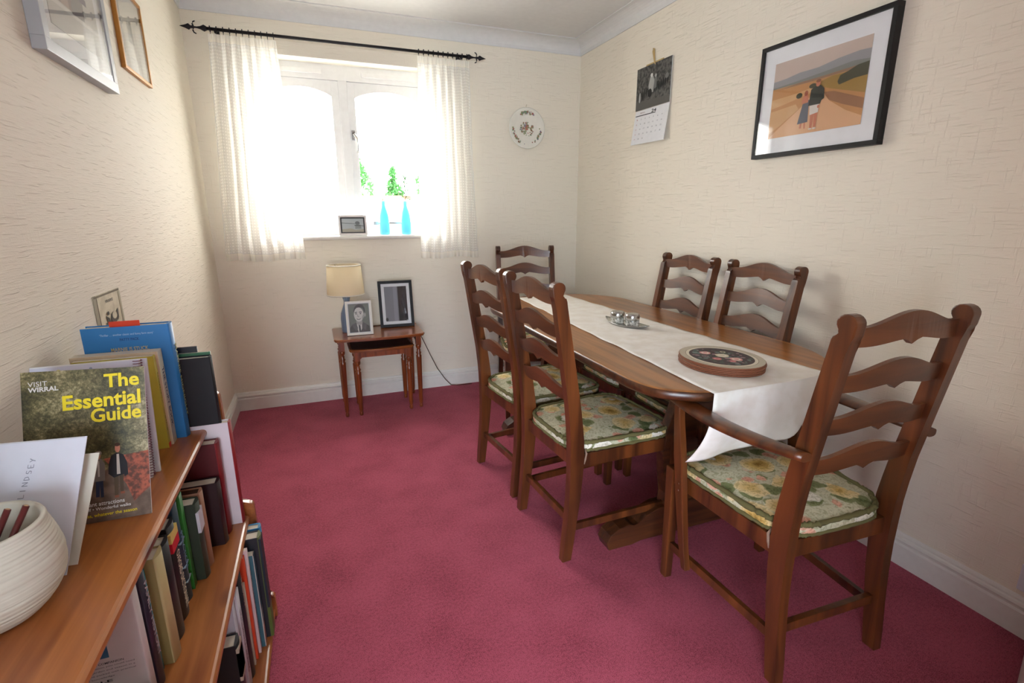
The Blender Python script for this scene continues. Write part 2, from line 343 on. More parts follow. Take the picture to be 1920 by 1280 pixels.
    def build(s, name, mat=None, parent=None, **tags):
        me = bpy.data.meshes.new(name)
        bmesh.ops.remove_doubles(s.bm, verts=s.bm.verts, dist=1e-6) if False else None
        s.bm.normal_update(); s.bm.to_mesh(me); s.bm.free()
        if mat is not None and not s.mats: me.materials.append(mat)
        for m in s.mats: me.materials.append(m)
        o = bpy.data.objects.new(name, me); COL.objects.link(o)
        if parent: o.parent = parent
        for k, v in tags.items(): o[k] = v
        return o
def empty(name, loc=(0, 0, 0), rz=0, **tags):
    o = bpy.data.objects.new(name, None); COL.objects.link(o); o.location = loc; o.rotation_euler = (0, 0, rz); o.empty_display_size = .05
    for k, v in tags.items(): o[k] = v
    return o
def kids(o): return [c for c in COL.objects if c.parent == o]
def copy_tree(o, parent=None):
    c = o.copy(); COL.objects.link(c); c.parent = parent
    for ch in kids(o): copy_tree(ch, c)
    return c
def structure(name, mb, mat=None, parent=None):
    return mb.build(name, mat, parent, kind='structure') if not parent else mb.build(name, mat, parent)

# ------------------------------------------------------------------ room shell
HL, PY = -3.6, -.06        # hall beyond the doorway: its left side, and the partition the camera stands in front of
b = MB(); b.box(HL-.3, R+.3, RB-.3, D+.3, -.12, 0); structure('floor', b, carpet)
b = MB(); b.box(HL-.3, R+.3, RB-.3, D+.3, CZ, CZ+.12); structure('ceiling', b, ceil_white)
b = MB(); b.box(L-.25, L, PY-.10, D+.25, 0, CZ); structure('wall_left', b, wp_left)
b = MB(); b.box(HL-.1, HL, RB-.1, PY-.10, 0, CZ); b.box(HL-.1, L-.2501, PY-.1, PY, 0, CZ); structure('wall_hall', b, ceil_white)
b = MB(); b.box(R, R+.25, RB-.25, D+.25, 0, CZ); structure('wall_right', b, wp)
def holed_wall(name, y0, y1, x0, x1, z0, z1, inner, xl=L, wm=None):
    b = MB(); XS = [xl, x0, x1, R]; ZS = [0, z0, z1, CZ]
    for i in range(3):
        for j in range(3):
            if (i == 1 and j == 1) or ZS[j+1]-ZS[j] < .001: continue
            b.box(XS[i], XS[i+1], y0, y1, ZS[j], ZS[j+1], wm or wp)
    structure(name, b)
holed_wall('wall_back', D, D+.25, WX0, WX1, WZ0, WZ1, D)
holed_wall('wall_rear', RB-.1, RB, GX0, GX1, GZ0, GZ1, RB, HL, ceil_white)
holed_wall('wall_front', PY-.10, PY, -.50, .50, 0, 2.06, PY)
# plaster lining of the window recess
b = MB(); lin = flat('recess_plaster', (248, 242, 228), .7)
b.box(WX0, WX0+.004, D+.0005, D+.24, WZ0, WZ1, lin); b.box(WX1-.004, WX1, D+.0005, D+.24, WZ0, WZ1, lin); b.box(WX0+.004, WX1-.004, D+.0005, D+.24, WZ1-.004, WZ1, lin)
structure('trim_5', b)
# skirting boards
prof = [(0, 0), (.020, 0), (.020, .078), (.017, .082), (.013, .084), (.013, .089), (.018, .092), (.020, .098), (.017, .105), (.010, .108), (.009, .113), (.004, .121), (0, .122)]
def skirting(name, P0, P1, nrm):
    b = MB(); P0 = Vector(P0); P1 = Vector(P1); nrm = Vector(nrm)
    rings = [[P+nrm*d+Vector((0, 0, z)) for d, z in prof] for P in (P0, P1)]
    b.loft(rings, None, True, True, False); structure(name, b, gloss_white)
skirting('baseboard_back', (L, D, 0), (R, D, 0), (0, -1, 0))
skirting('baseboard_right', (R, D-.02, 0), (R, PY, 0), (-1, 0, 0))
skirting('baseboard_left', (L, PY, 0), (L, D-.02, 0), (1, 0, 0))
# coving
def coving(name, P0, P1, nrm):
    b = MB(); P0 = Vector(P0); P1 = Vector(P1); nrm = Vector(nrm); h, w = .082, .098
    pr = [(0, 0), (.006, 0), (.006, .006)]
    for k in range(9):
        a = math.pi/2*k/8; pr.append((.006+(w-.014)*(1-math.cos(a)), .006+(h-.012)*math.sin(a)))
    pr += [(w-.004, h-.006), (w, h-.006), (w, h), (0, h)]
    rings = [[P+nrm*d+Vector((0, 0, CZ-h+z)) for d, z in pr] for P in (P0, P1)]
    b.loft(rings, None, True, True, False); structure(name, b, ceil_white)
coving('trim_1', (L, D, 0), (R, D, 0), (0, -1, 0)); coving('trim_2', (R, D, 0), (R, PY, 0), (-1, 0, 0)); coving('trim_3', (L, PY, 0), (L, D, 0), (1, 0, 0))
# window
win = empty('window_1', (.285, D+.12, WZ0), kind='structure')
def rel(o, root): o.location = Vector(o.location)-root.location
upvc = flat('white_painted_timber', (251, 250, 248), .3)
FY = D+.12
def wpart(name, b, mat=None, parent=win):
    o = b.build(name, mat, parent); o.matrix_parent_inverse = Matrix.Translation(-Vector((.285, D+.12, WZ0))); return o
b = MB(); b.box(WX0+.004, WX1-.004, FY, FY+.07, 2.09, WZ1-.004); b.box(WX0+.004, WX0+.05, FY, FY+.07, 1.13, 2.09); b.box(WX1-.05, WX1-.004, FY, FY+.07, 1.13, 2.09)
b.box(WX0+.004, WX1-.004, FY, FY+.07, 1.126, 1.165, None, .004); wpart('window_frame', b, upvc)
b = MB(); b.box(.237, .292, FY-.004, FY+.065, 1.165, 2.09, None, .004); wpart('mullion', b, upvc)
def casement(x0, x1, side):
    b = MB(); st = .045; zb, zt = 1.165, 2.088; yo = FY+.008; y1 = FY+.05
    gx0, gx1, gz0 = x0+st, x1-st, zb+.04
    zc, za = 1.995, 2.042
    b.box(x0, gx0, yo, y1, zb, zt, None, .003); b.box(gx1, x1, yo, y1, zb, zt, None, .003); b.box(gx0, gx1, yo, y1, zb, gz0)
    n = 16; arc = [(gx0+(gx1-gx0)*k/n, zc+(za-zc)*math.sin(math.pi*k/n)**.8) for k in range(n+1)]
    for k in range(n):
        (xa, z_a), (xb, z_b) = arc[k], arc[k+1]
        b.hexa([(xa, yo, z_a), (xb, yo, z_b), (xb, y1, z_b), (xa, y1, z_a), (xa, yo, zt), (xb, yo, zt), (xb, y1, zt), (xa, y1, zt)])
    bmesh.ops.remove_doubles(b.bm, verts=b.bm.verts, dist=1e-5)
    c = wpart('casement', b, upvc)
    g = MB(); g.box(gx0-.005, gx1+.005, FY+.028, FY+.032, gz0-.005, za+.004); o = g.build('pane', glass, c)
    return c
casement(WX0+.05, .237, -1); cr = casement(.292, WX1-.05, 1)
for o in kids(cr): pass
h = MB(); h.box(.300, .322, FY-.006, FY+.008, 1.735, 1.795, None, .003)
h.tube([(.312, FY-.008, 1.775), (.316, FY-.03, 1.765), (.330, FY-.034, 1.745), (.334, FY-.034, 1.69), (.330, FY-.03, 1.655)], [.008, .008, .007, .006, .008], None, 10)
h.build('window_handle', chrome, cr)
h = MB(); h.box(.42, .62, FY-.004, FY+.006, 1.196, 1.206, None, .002); h.box(.40, .435, FY-.008, FY+.006, 1.190, 1.212, None, .003); h.tube([(.50, FY-.012, 1.20), (.50, FY+.006, 1.20)], .006)
h.build('casement_stay', chrome, cr)
for xa in (-.20, .385):
    b = MB(); b.box(xa, xa+.345, FY-.012, FY, 2.118, 2.145, None, .004)
    for k in range(12): b.box(xa+.03+k*.024, xa+.044+k*.024, FY-.0135, FY-.012, 2.126, 2.137)
    wpart('trickle_vent', b, upvc)
b = MB()
pr = [(FY+.07, WZ0-.002), (FY+.07, WZ0+.026), (D-.03, WZ0+.026), (D-.042, WZ0+.020), (D-.045, WZ0+.012), (D-.042, WZ0+.004), (D-.03, WZ0-.002)]
# board between the reveals plus nosing that runs past them
b.box(WX0+.001, WX1-.001, D-.001, FY+.07, WZ0+.0005, WZ0+.026)
b.prism([(D-.0005, WZ0-.002), (D-.0005, WZ0+.026), (D-.03, WZ0+.026), (D-.042, WZ0+.020), (D-.045, WZ0+.012), (D-.042, WZ0+.004), (D-.03, WZ0-.002)], 0, WX0-.03, WX1+.03)
wpart('window_sill', b, gloss_white)
# glazed doors behind the camera, the room's second source of daylight
w2 = empty('window_2', (-1.6, RB-.05, 0), kind='structure')
b = MB()
for xa, xb in ((GX0, GX0+.06), (-1.63, -1.57), (GX1-.06, GX1)): b.box(xa, xb, RB-.08, RB-.02, GZ0, GZ1)
b.box(GX0, GX1, RB-.08, RB-.02, GZ0, GZ0+.08); b.box(GX0, GX1, RB-.08, RB-.02, GZ1-.06, GZ1)
o = b.build('window_frame', upvc, w2); o.matrix_parent_inverse = Matrix.Translation(-w2.location)
b = MB(); b.box(GX0+.05, GX1-.05, RB-.052, RB-.048, GZ0+.07, GZ1-.05); o = b.build('pane', glass, w2); o.matrix_parent_inverse = Matrix.Translation(-w2.location)
# the white door standing open by the right wall near the camera
dr = empty('door_1', (1.895, .612, 0), kind='structure')
du = Vector((-.946, -.324, 0)); dn = Vector((.324, -.946, 0))
Md = Matrix.Translation((1.895, .612, 0)) @ Matrix((( du.x, dn.x, 0, 0), (du.y, dn.y, 0, 0), (0, 0, 1, 0), (0, 0, 0, 1)))
b = MB(); b.box(0, .72, 0, .04, .01, 1.98, None, .003, Md)
for za, zb in ((.18, .85), (1.0, 1.82)):
    for xa, xb in ((.1, .33), (.39, .62)): b.box(xa, xb, .04, .046, za, zb, None, .004, Md)
o = b.build('door_leaf', gloss_white, dr); o.matrix_parent_inverse = Matrix.Translation(-dr.location)

# ------------------------------------------------------------------ outside
b = MB(); b.box(-30, 30, D+1, 40, -.3, -.15); structure('trim_6', b, speckle('stone_paving', (176, 172, 162), (200, 196, 186), 3))
b = MB(); b.box(-6, 14, 8.6, 8.85, -.15, 1.50); g = empty('garden_wall', (1.2, 8.7, -.15), label='white rendered garden wall with a red brick coping outside the window', category='wall')
o = b.build('wall_face', flat('white_render', (236, 234, 228), .9), g); o.matrix_parent_inverse = Matrix.Translation(-g.location)
b = MB(); b.box(-6, 14, 8.55, 8.9, 1.50, 1.55); o = b.build('coping', flat('red_brick', (160, 84, 70), .9), g); o.matrix_parent_inverse = Matrix.Translation(-g.location)
def leafm(name, c): return cloth_trans(name, c, .35)
leaf_green = leafm('shrub_leaf', (74, 124, 66)); leaf_blue = leafm('sprig_leaf', (70, 118, 76))
def shrub(loc, r, h, label, n):
    e = empty('garden_shrub', loc, label=label, category='shrub', group='shrubs behind the garden wall')
    b = MB()
    for k in range(5):
        a = random.uniform(0, 6.28); b.tube([(0, 0, 0), (r*.3*math.cos(a), r*.2*math.sin(a), h*.5), (r*.7*math.cos(a), r*.4*math.sin(a), h*.85)], [.02, .014, .006], None, 6)
    b.build('stem', flat('bark', (96, 80, 60), .9), e)
    b = MB()
    for k in range(n):
        t = random.random(); a = random.uniform(0, 6.28); rr = r*math.sqrt(random.random())*math.sin(math.pi*min(1, .25+.75*t))
        c = Vector((rr*math.cos(a), rr*.6*math.sin(a), h*(.45+.6*t))); u = Vector((random.gauss(0, 1), random.gauss(0, 1), random.gauss(0, 1))).normalized()
        v = u.orthogonal().normalized(); s_ = .07
        b.poly([c-u*s_, c+v*s_*.45, c+u*s_, c-v*s_*.45])
    b.build('leaves', leaf_green, e, kind='stuff')
for i, (x, y, r, h) in enumerate([(.80, 9.3, .34, 2.25), (1.40, 9.4, .22, 2.1), (2.05, 9.3, .38, 2.35)]):
    shrub((x, y, -.15), r, h, ['green shrub above the garden wall, nearest the middle of the window', 'small green shrub above the garden wall, between the two taller ones', 'tall green shrub above the garden wall, partly behind the right curtain'][i], 420)

# ------------------------------------------------------------------ curtain rod and curtains
RY, RZ = 3.494, 2.249
rod = empty('curtain_rod', (.3, RY, RZ), label='black iron curtain rod with spearhead ends above the window', category='curtain rod')
def at(o, root): o.matrix_parent_inverse = Matrix.Translation(-Vector(root.location)); return o
b = MB(); b.tube([(-.44, RY, RZ), (1.04, RY, RZ)], .0085, None, 14)
at(b.build('rod', black_iron, rod), rod)
for s_, xe in ((-1, -.44), (1, 1.04)):
    b = MB()
    def T(d, r): return (xe+s_*d, r)
    pf = [(0, .011), (.012, .017), (.022, .012), (.03, .008), (.045, .0045), (.06, .0045), (.066, .008), (.075, .007), (.085, .016), (.10, .009), (.127, .0008)]
    b.tube([(xe+s_*d, RY, RZ) for d, r in pf], [r for d, r in pf], None, 12)
    for q in (1, -1):
        b.tube([(xe+s_*.062, RY, RZ+q*.004), (xe+s_*.066, RY, RZ+q*.016), (xe+s_*.062, RY, RZ+q*.026), (xe+s_*.052, RY, RZ+q*.031)], [.004, .004, .0035, .003], None, 8)
    at(b.build('finial', black_iron, rod), rod)
for xb_ in (-.40, 1.0):
    b = MB(); b.tube([(xb_, D-.001, RZ-.01), (xb_, RY+.01, RZ-.01)], .006, None, 8); b.box(xb_-.012, xb_+.012, D-.005, D-.0005, RZ-.04, RZ+.03, None, .002)
    b.tube([(xb_, RY+.012, RZ-.012), (xb_, RY, RZ-.016), (xb_, RY-.012, RZ-.006)], .005, None, 8)
    at(b.build('bracket', black_iron, rod), rod)
def curtain(xt0, xt1, xb0, xb1, zb, nf, label, ph):
    e = empty('curtain', ((xt0+xt1)/2, RY, RZ), label=label, category='curtain', group='sheer curtains at the window')
    b = MB(); nx, nz = 150, 30; zt = 2.222; uv = b.bm.loops.layers.uv.new('UVMap'); V = []; cl = (xb1-xb0)*1.9
    for j in range(nz+1):
        t = j/nz; row = []
        for i in range(nx+1):
            u = i/nx; amp = .006+.026*min(1, t*2.5)*(.75+.25*math.sin(5*u+ph))
            uu = u+.012*math.sin(7*t+u*6+ph)*t
            x = (xt0+(xt1-xt0)*u)*(1-t)+(xb0+(xb1-xb0)*u)*t + .006*math.sin(uu*nf*12.566+1)*t
            y = RY-.014+amp*math.sin(uu*nf*6.283+ph+.6*math.sin(3.1*u*6.28+ph)) + (.003*math.sin(u*nf*19+3) if t < .1 else 0)
            z = zt+(zb-zt)*t+.006*math.sin(u*9+ph)*t
            row.append(b.bm.verts.new((x, y, z)))
        V.append(row)
    for j in range(nz):
        for i in range(nx):
            f = b.face([V[j][i], V[j][i+1], V[j+1][i+1], V[j+1][i]], tape_cloth if (j < 1 or j == nz-1) else curtain_cloth, True)
            for lp, (a, c) in zip(f.loops, ((i, j), (i+1, j), (i+1, j+1), (i, j+1))): lp[uv].uv = (a/nx*cl, c/nz*(zt-zb))
    at(b.build('cloth', None, e), e)
    for k in range(11):
        x = xt0+.012+(xt1-xt0-.024)*k/10; b = MB()
        pts = [(x+.002*math.sin(t*.7), RY+.0145*math.cos(t*math.pi/6), RZ+.0145*math.sin(t*math.pi/6)) for t in range(12)]
        rings = []
        for i in range(12):
            a = i*math.pi/6; c = Vector((x, RY, RZ)); d = Vector((0, math.cos(a), math.sin(a)))
            rings.append([c+d*(.0145+.0022*math.cos(q*math.pi/3))+Vector((.0022*math.sin(q*math.pi/3), 0, 0)) for q in range(6)])
        b.loft(rings, None, False, True, True, True)
        b.tube([(x, RY, RZ-.0145), (x, RY-.004, RZ-.03)], .0015, None, 6)
        at(b.build('curtain_ring', black_iron, e), e)
curtain(-.436, -.095, -.508, -.060, .985, 7, 'white sheer checked curtain hanging on the left side of the window', .3)
curtain(.712, 1.05, .674, 1.085, .968, 7, 'white sheer checked curtain hanging on the right side of the window', 1.9)

# ------------------------------------------------------------------ pictures
def M_plane(o, ux, uy):     # matrix with local x=ux, y=uy, z=normal
    ux = Vector(ux).normalized(); uy = Vector(uy).normalized(); n_ = ux.cross(uy)
    return Matrix(((ux.x, uy.x, n_.x, o[0]), (ux.y, uy.y, n_.y, o[1]), (ux.z, uy.z, n_.z, o[2]), (0, 0, 0, 1)))
def picture(name, M, w, h, fw, dep, fmat, mat_w, art_items, label, cat, matm=None, mount=None, gl=True, group=None, stand=False, bevel=.0015, printm=None):
    """local x right, y up, z out of the picture; origin = bottom-left-back corner"""
    e = bpy.data.objects.new(name, None); COL.objects.link(e); e.matrix_world = M; e.empty_display_size = .05
    e['label'] = label; e['category'] = cat
    if group: e['group'] = group
    b = MB()
    b.box(0, w, 0, fw, 0, dep, None, bevel); b.box(0, w, h-fw, h, 0, dep, None, bevel); b.box(0, fw, fw, h-fw, 0, dep, None, bevel); b.box(w-fw, w, fw, h-fw, 0, dep, None, bevel)
    b.build('frame', fmat, e)
    zz = dep-.008 if dep > .012 else dep*.5
    if mat_w:
        b = MB(); b.box(fw*.9, w-fw*.9, fw*.9, h-fw*.9, .001, zz-.001); b.build('mount', matm or white_paper, e)
    m0 = fw+mat_w
    pm = mount or (m0, m0, w-2*m0, h-2*m0)
    b = MB(); b.box(pm[0], pm[0]+pm[2], pm[1], pm[1]+pm[3], .0005, zz, printm or c_(200, 200, 200))
    b.art(Vector((pm[0], pm[1], zz)), Vector((pm[2], 0, 0)), Vector((0, pm[3], 0)), Vector((0, 0, 1)), art_items)
    b.build('print', None, e)
    if gl:
        b = MB(); b.box(fw*.95, w-fw*.95, fw*.95, h-fw*.95, zz+.0045, zz+.006); b.build('glass_pane', glass, e)
    if stand:
        b = MB(); b.hexa([Vector(q) for q in ((w*.38, .002, 0), (w*.62, .002, 0), (w*.62, .002, .002), (w*.38, .002, .002), (w*.42, h*.7, 0), (w*.58, h*.7, 0), (w*.58, h*.7, .002), (w*.42, h*.7, .002))]); b.build('backing', c_(60, 50, 42), e)
    return e
# large photograph on the right wall
sky1 = c_(196, 176, 164); hill = c_(150, 148, 150); hill2 = c_(128, 130, 124); town = c_(150, 116, 92); field = c_(190, 136, 84); grass_ = c_(158, 124, 60)
road = c_(216, 168, 128); tree_d = c_(72, 70, 50); straw = c_(206, 160, 112); skin_ = c_(196, 120, 92); dress = c_(96, 98, 108); coat_ = c_(50, 52, 44); shorts = c_(214, 206, 196); scrub = c_(150, 104, 72)
art_walk = [('p', [(0, .62), (1, .62), (1, 1), (0, 1)], sky1), ('p', [(0, .60), (0, .76), (.15, .77), (.3, .80), (.5, .80), (.7, .84), (.9, .86), (1, .85), (1, .6)], hill),
            ('p', [(0, .60), (0, .68), (.3, .70), (.6, .73), (.85, .76), (1, .74), (1, .58)], hill2),
            ('p', [(0, .0), (0, .66), (.4, .67), (1, .70), (1, 0)], field), ('p', [(.05, .64), (.3, .67), (.6, .68), (.95, .70), (.95, .665), (.4, .645)], town),
            ('p', [(.5, .60), (.66, .65), (1, .64), (1, .36), (.66, .50), (.54, .56)], grass_), ('p', [(.72, .56), (.74, .63), (.82, .66), (.9, .70), (1, .71), (1, .56), (.88, .555), (.74, .52)], tree_d),
            ('p', [(0, .52), (.25, .535), (.5, .57), (.44, .5), (.2, .44), (0, .40)], straw), ('p', [(.56, .48), (.7, .46), (1, .30), (1, .18), (.8, .28), (.6, .40)], scrub),
            ('p', [(.50, .565), (.56, .57), (.575, .50), (.66, .36), (.84, .2), (1, .10), (1, 0), (0, 0), (.12, .12), (.36, .34), (.46, .46)], road),
            ('p', [(0, .36), (.3, .40), (.34, .33), (.14, .16), (0, .06)], straw),
            ('e', (.33, .50, .035, .035), tree_d), ('e', (.47, .585, .04, .03), tree_d),
            ('p', [(.375, .07), (.395, .07), (.40, .18), (.38, .18)], skin_), ('p', [(.425, .06), (.44, .06), (.435, .18), (.415, .18)], skin_),
            ('p', [(.345, .13), (.46, .14), (.45, .42), (.39, .43)], dress), ('p', [(.37, .38), (.44, .39), (.44, .45), (.425, .50), (.39, .49), (.37, .43)], skin_), ('e', (.41, .51, .02, .035), c_(150, 82, 60)),
            ('p', [(.49, .05), (.515, .05), (.525, .30), (.48, .30)], skin_), ('p', [(.53, .06), (.555, .06), (.56, .30), (.525, .30)], skin_),
            ('p', [(.475, .22), (.565, .24), (.565, .36), (.465, .35)], shorts), ('p', [(.45, .34), (.46, .54), (.50, .57), (.56, .57), (.60, .52), (.61, .40), (.585, .38), (.575, .34)], coat_),
            ('e', (.53, .60, .024, .04), skin_), ('e', (.53, .63, .026, .02), c_(140, 90, 60)), ('e', (.56, .31, .012, .02), skin_), ('e', (.50, .045, .02, .01), shorts), ('e', (.545, .045, .02, .01), shorts)]
Mr = M_plane((R-.0005, 1.876, 1.495), (0, -1, 0), (0, 0, 1))
picture('picture_frame', Mr, .564, .452, .017, .032, flat('satin_black', (24, 23, 24), .5, 0, .3), .055, art_walk, 'large black framed colour photo of a couple on a country track, right wall', 'picture', mount=(.076, .078, .412, .296))
# frames on the left wall
blur1 = [('p', [(0, 0), (1, 0), (1, 1), (0, 1)], c_(196, 192, 186)), ('p', [(0, .24), (1, .26), (1, .30), (0, .28)], c_(216, 212, 206)), ('p', [(.1, .3), (.5, .3), (.55, 1), (.1, 1)], c_(132, 106, 98)), ('p', [(.45, .28), (.7, .3), (.75, 1), (.5, 1)], c_(120, 112, 112)), ('p', [(.25, .3), (.4, .3), (.4, 1), (.28, 1)], c_(166, 140, 128)),
         ('p', [(.1, .5), (.8, .5), (.8, .57), (.1, .57)], c_(84, 72, 100))]
Ml = M_plane((L+.0005, 1.630, 1.640), (0, 1, 0), (0, 0, 1))
picture('picture_frame', Ml, .50, .40, .030, .030, flat('pale_grey_frame', (172, 175, 177), .4), .05, blur1, 'pale grey framed photo of a group on the left wall, nearest the camera', 'picture')
sk = [('p', [(0, 0), (1, 0), (1, 1), (0, 1)], c_(222, 216, 202)), ('p', [(.3, .3), (.6, .32), (.6, .75), (.3, .7)], c_(166, 162, 150)), ('e', (.45, .55, .1, .12), c_(120, 118, 110))]
Ml2 = M_plane((L+.0005, 2.322, 1.765), (0, 1, 0), (0, 0, 1))
picture('picture_frame', Ml2, .335, .300, .012, .014, flat('gilt_wood', (186, 130, 58), .4, .3), .05, sk, 'slim gold framed sketch on the left wall beside the grey frame', 'picture', c_(224, 218, 204))
# small unframed print on the left wall
dk = c_(70, 66, 58)
b = MB(); Mp = M_plane((L+.0005, 1.675, .86), (0, 1, 0), (0, 0, 1)); pr_ = speckle('aged_paper', (206, 196, 166), (224, 214, 186), 30)
O = Mp @ Vector((0, 0, .001)); U_ = Vector((0, .205, 0)); V_ = Vector((0, 0, .185)); N_ = Vector((1, 0, 0))
b.box(0, .205, 0, .185, 0, .001, pr_, 0, Mp)
b.art(O, U_, V_, N_, [('p', [(0, 0), (.09, 0), (.09, 1), (0, 1)], c_(170, 160, 136)), ('p', [(.09, .02), (.12, .02), (.12, .97), (.09, .97)], c_(110, 98, 78)), ('p', [(.02, .96), (.98, .96), (.98, .99), (.02, .99)], c_(120, 108, 84)),
   ('p', [(.93, 0), (1, 0), (1, .95), (.93, .95)], c_(186, 178, 152)),
   ('t', (.38, .84, .3, .045, 'VRAIRIE', .01), dk), ('e', (.62, .58, .14, .09), dk), ('e', (.64, .61, .09, .06), pr_), ('p', [(.3, .66), (.42, .60), (.5, .5), (.36, .52)], dk), ('p', [(.28, .55), (.46, .56), (.42, .50), (.3, .47)], dk), ('p', [(.72, .66), (.8, .7), (.78, .55), (.72, .5)], dk), ('e', (.4, .68, .04, .03), dk),
   ('t', (.40, .40, .12, .05, 'ouf', .01), dk), ('t', (.60, .40, .18, .05, 'mrte', .01), dk), ('t', (.36, .30, .2, .05, 'sur', .01), dk), ('t', (.62, .30, .2, .05, 'leil', .01), dk), ('t', (.35, .18, .45, .06, 'REVE', .02), dk)])
b.build('wall_print', None, None, label='small aged paper print with a dark curled creature, left wall above the blue book', category='print')
# floral plate on the window wall
e = empty('wall_plate', (1.494, D-.001, 1.851), label='white china plate with floral border hung on the window wall', category='plate')
rotp = Matrix.Rotation(math.pi/2, 3, 'X')
b = MB(); china = flat('white_china', (236, 232, 220), .15, 0, .5, .5)
b.lathe([(.05, 0), (.075, .002), (.085, .008), (.135, .018), (.138, .020), (.136, .022), (.128, .0205), (.09, .012), (.082, .0095), (.0, .0095)], (0, 0, 0), china, 64, False, rot=rotp)
fl = []
cols = [c_(150, 116, 96), c_(122, 146, 116), c_(168, 108, 100), c_(140, 134, 152), c_(150, 150, 110)]
O = Vector((0, 0, 0))
def pd(cx, cy, r, m, depth):
    depth += .0012
    n_ = 7; b.poly([Vector((cx+r*math.cos(t*6.283/n_), -depth, cy+r*math.sin(t*6.283/n_))) for t in range(n_)], m)
random.seed(3)
for k in range(70):
    a = random.uniform(0, 6.283); q = .052*math.sqrt(random.random()); cx, cy = q*math.cos(a), q*math.sin(a)*.95-.004
    if cy > .02 and abs(cx) > .02 and random.random() < .5: continue
    pd(cx, cy, random.uniform(.0035, .0075), random.choice(cols), .0100+k*1e-5)
for k in range(10): pd((random.random()-.5)*.02, .0+random.random()*.03-.008, .004, c_(196, 110, 84), .0108+k*1e-5)
for ce in (90, 210, 330):
    for k in range(26):
        a = math.radians(ce+random.gauss(0, 16)); q = .105+random.gauss(0, .005); pd(q*math.cos(a), q*math.sin(a), random.uniform(.003, .008), random.choice(cols), .0182+k*1e-5)
b.build('china', None, e)
b = MB(); b.tube([(0, -.004, .139), (0, -.002, .150), (.004, 0, .156), (.004, -.0005, .160)], .0012, None, 6)
b.build('plate_hanger', c_(180, 160, 110), e)
# calendar on the right wall
cal = empty('calendar', (R-.002, 2.68, 1.66), label='wall calendar with a black and white motorcycle photo hung on the right wall', category='calendar')
dkp = speckle('bw_photo_print', (44, 44, 42), (96, 94, 90), 60)
b = MB(); Mc = M_plane((R-.008, 2.845, 1.862), (0, -1, 0), (0, 0, 1)); b.box(0, .323, 0, .232, 0, .0025, white_paper, 0, Mc)
b.art(Mc @ Vector((0, 0, .0025)), Vector((0, -.323, 0)), Vector((0, 0, .232)), Vector((-1, 0, 0)), [('p', [(.0, .0), (1, .0), (1, 1), (.0, 1)], dkp), ('p', [(0, 0), (1, 0), (1, .16), (0, .22)], c_(92, 90, 86)),
   ] + [('e', (.08+k*.06, .34+.02*math.sin(k*2.3)+k*.012, .022, .1), c_(38, 38, 38)) for k in range(15)] + [('p', [(.40, .34), (.52, .34), (.55, .6), (.50, .72), (.42, .7), (.38, .52)], c_(170, 170, 166)), ('e', (.46, .74, .035, .045), c_(210, 210, 206)), ('e', (.43, .34, .06, .1), c_(30, 30, 30)), ('e', (.58, .70, .03, .04), c_(160, 160, 158)), ('p', [(.54, .40), (.62, .42), (.62, .66), (.55, .66)], c_(110, 110, 108)), ('e', (.13, .30, .03, .12), c_(170, 170, 168)), ('e', (.9, .6, .05, .06), c_(120, 120, 118))])
at(b.build('photo_page', None, cal), cal)
b = MB(); g_ = c_(90, 92, 104)
P = [Vector((R-.0075, 2.845, 1.860)), Vector((R-.0075, 2.522, 1.860)), Vector((R-.032, 2.528, 1.663)), Vector((R-.032, 2.849, 1.668))]
off = Vector((.0035, 0, .0))
b.hexa([P[3], P[2], P[2]+off, P[3]+off, P[0], P[1], P[1]+off*.3, P[0]+off*.3], white_paper)
items = [('p', [(.02, .84), (.98, .84), (.98, .865), (.02, .865)], c_(50, 52, 56)), ('t', (.50, .875, .14, .09, '24', .03), c_(40, 42, 46)), ('t', (.16, .91, .14, .04, 'MARCH', .01), c_(150, 120, 120))]
nn = 1
for r_ in range(5):
    for q in range(7):
        if nn <= 31: items.append(('t', (.08+q*.125, .72-r_*.145, .022 if nn < 10 else .036, .04, str(nn), 0), g_ if q else c_(190, 130, 130))); nn += 1
Op = P[3]; b.art(Op, P[2]-P[3], P[0]-P[3], (P[2]-P[3]).cross(P[0]-P[3]).normalized(), items, .0004, .00001)
at(b.build('date_page', None, cal), cal)
b = MB(); bam = c_(196, 166, 112)
b.box(R-.010, R-.002, 2.605, 2.762, 2.090, 2.102, bam, .002); b.tube([(R-.007, 2.684, 2.096), (R-.006, 2.692, 2.13), (R-.004, 2.700, 2.172), (R-.006, 2.708, 2.176), (R-.008, 2.706, 2.162), (R-.009, 2.686, 2.106), (R-.009, 2.672, 2.085)], .004, bam, 8)
at(b.build('hanger', None, cal), cal)

# ------------------------------------------------------------------ dining chairs
def post_outline():
    ctr = [(0, 0, .036), (.06, .006, .038), (.15, .016, .041), (.25, .026, .047), (.34, .031, .052), (.42, .032, .056), (.48, .030, .055), (.54, .024, .052), (.62, .014, .049), (.74, -.006, .047), (.86, -.026, .045), (.96, -.043, .043), (.985, -.047, .043)]
    front = [(c+w/2, z) for z, c, w in ctr]; rear = [(c-w/2, z) for z, c, w in ctr]
    fc = -.050
    front += [(-.0275, .993), (-.0385, .996), (-.0440, 1.002), (-.0420, 1.008)]
    top = [(-.0555+.0240*math.cos(math.radians(a)), 1.026+.0215*math.sin(math.radians(a))) for a in range(-35, 200, 20)]
    rear_top = [(-.0760, 1.000)]
    return front+top+rear_top+rear[::-1]
PO = post_outline()
def cz(z):      # centre line of the post at height z
    T_ = [(0, 0), (.15, .016), (.34, .031), (.45, .032), (.54, .024), (.62, .014), (.74, -.006), (.86, -.026), (.98, -.046), (1.05, -.055)]
    for (a, p), (c, q) in zip(T_, T_[1:]):
        if a <= z <= c: return p+(q-p)*(z-a)/(c-a)
    return -.055
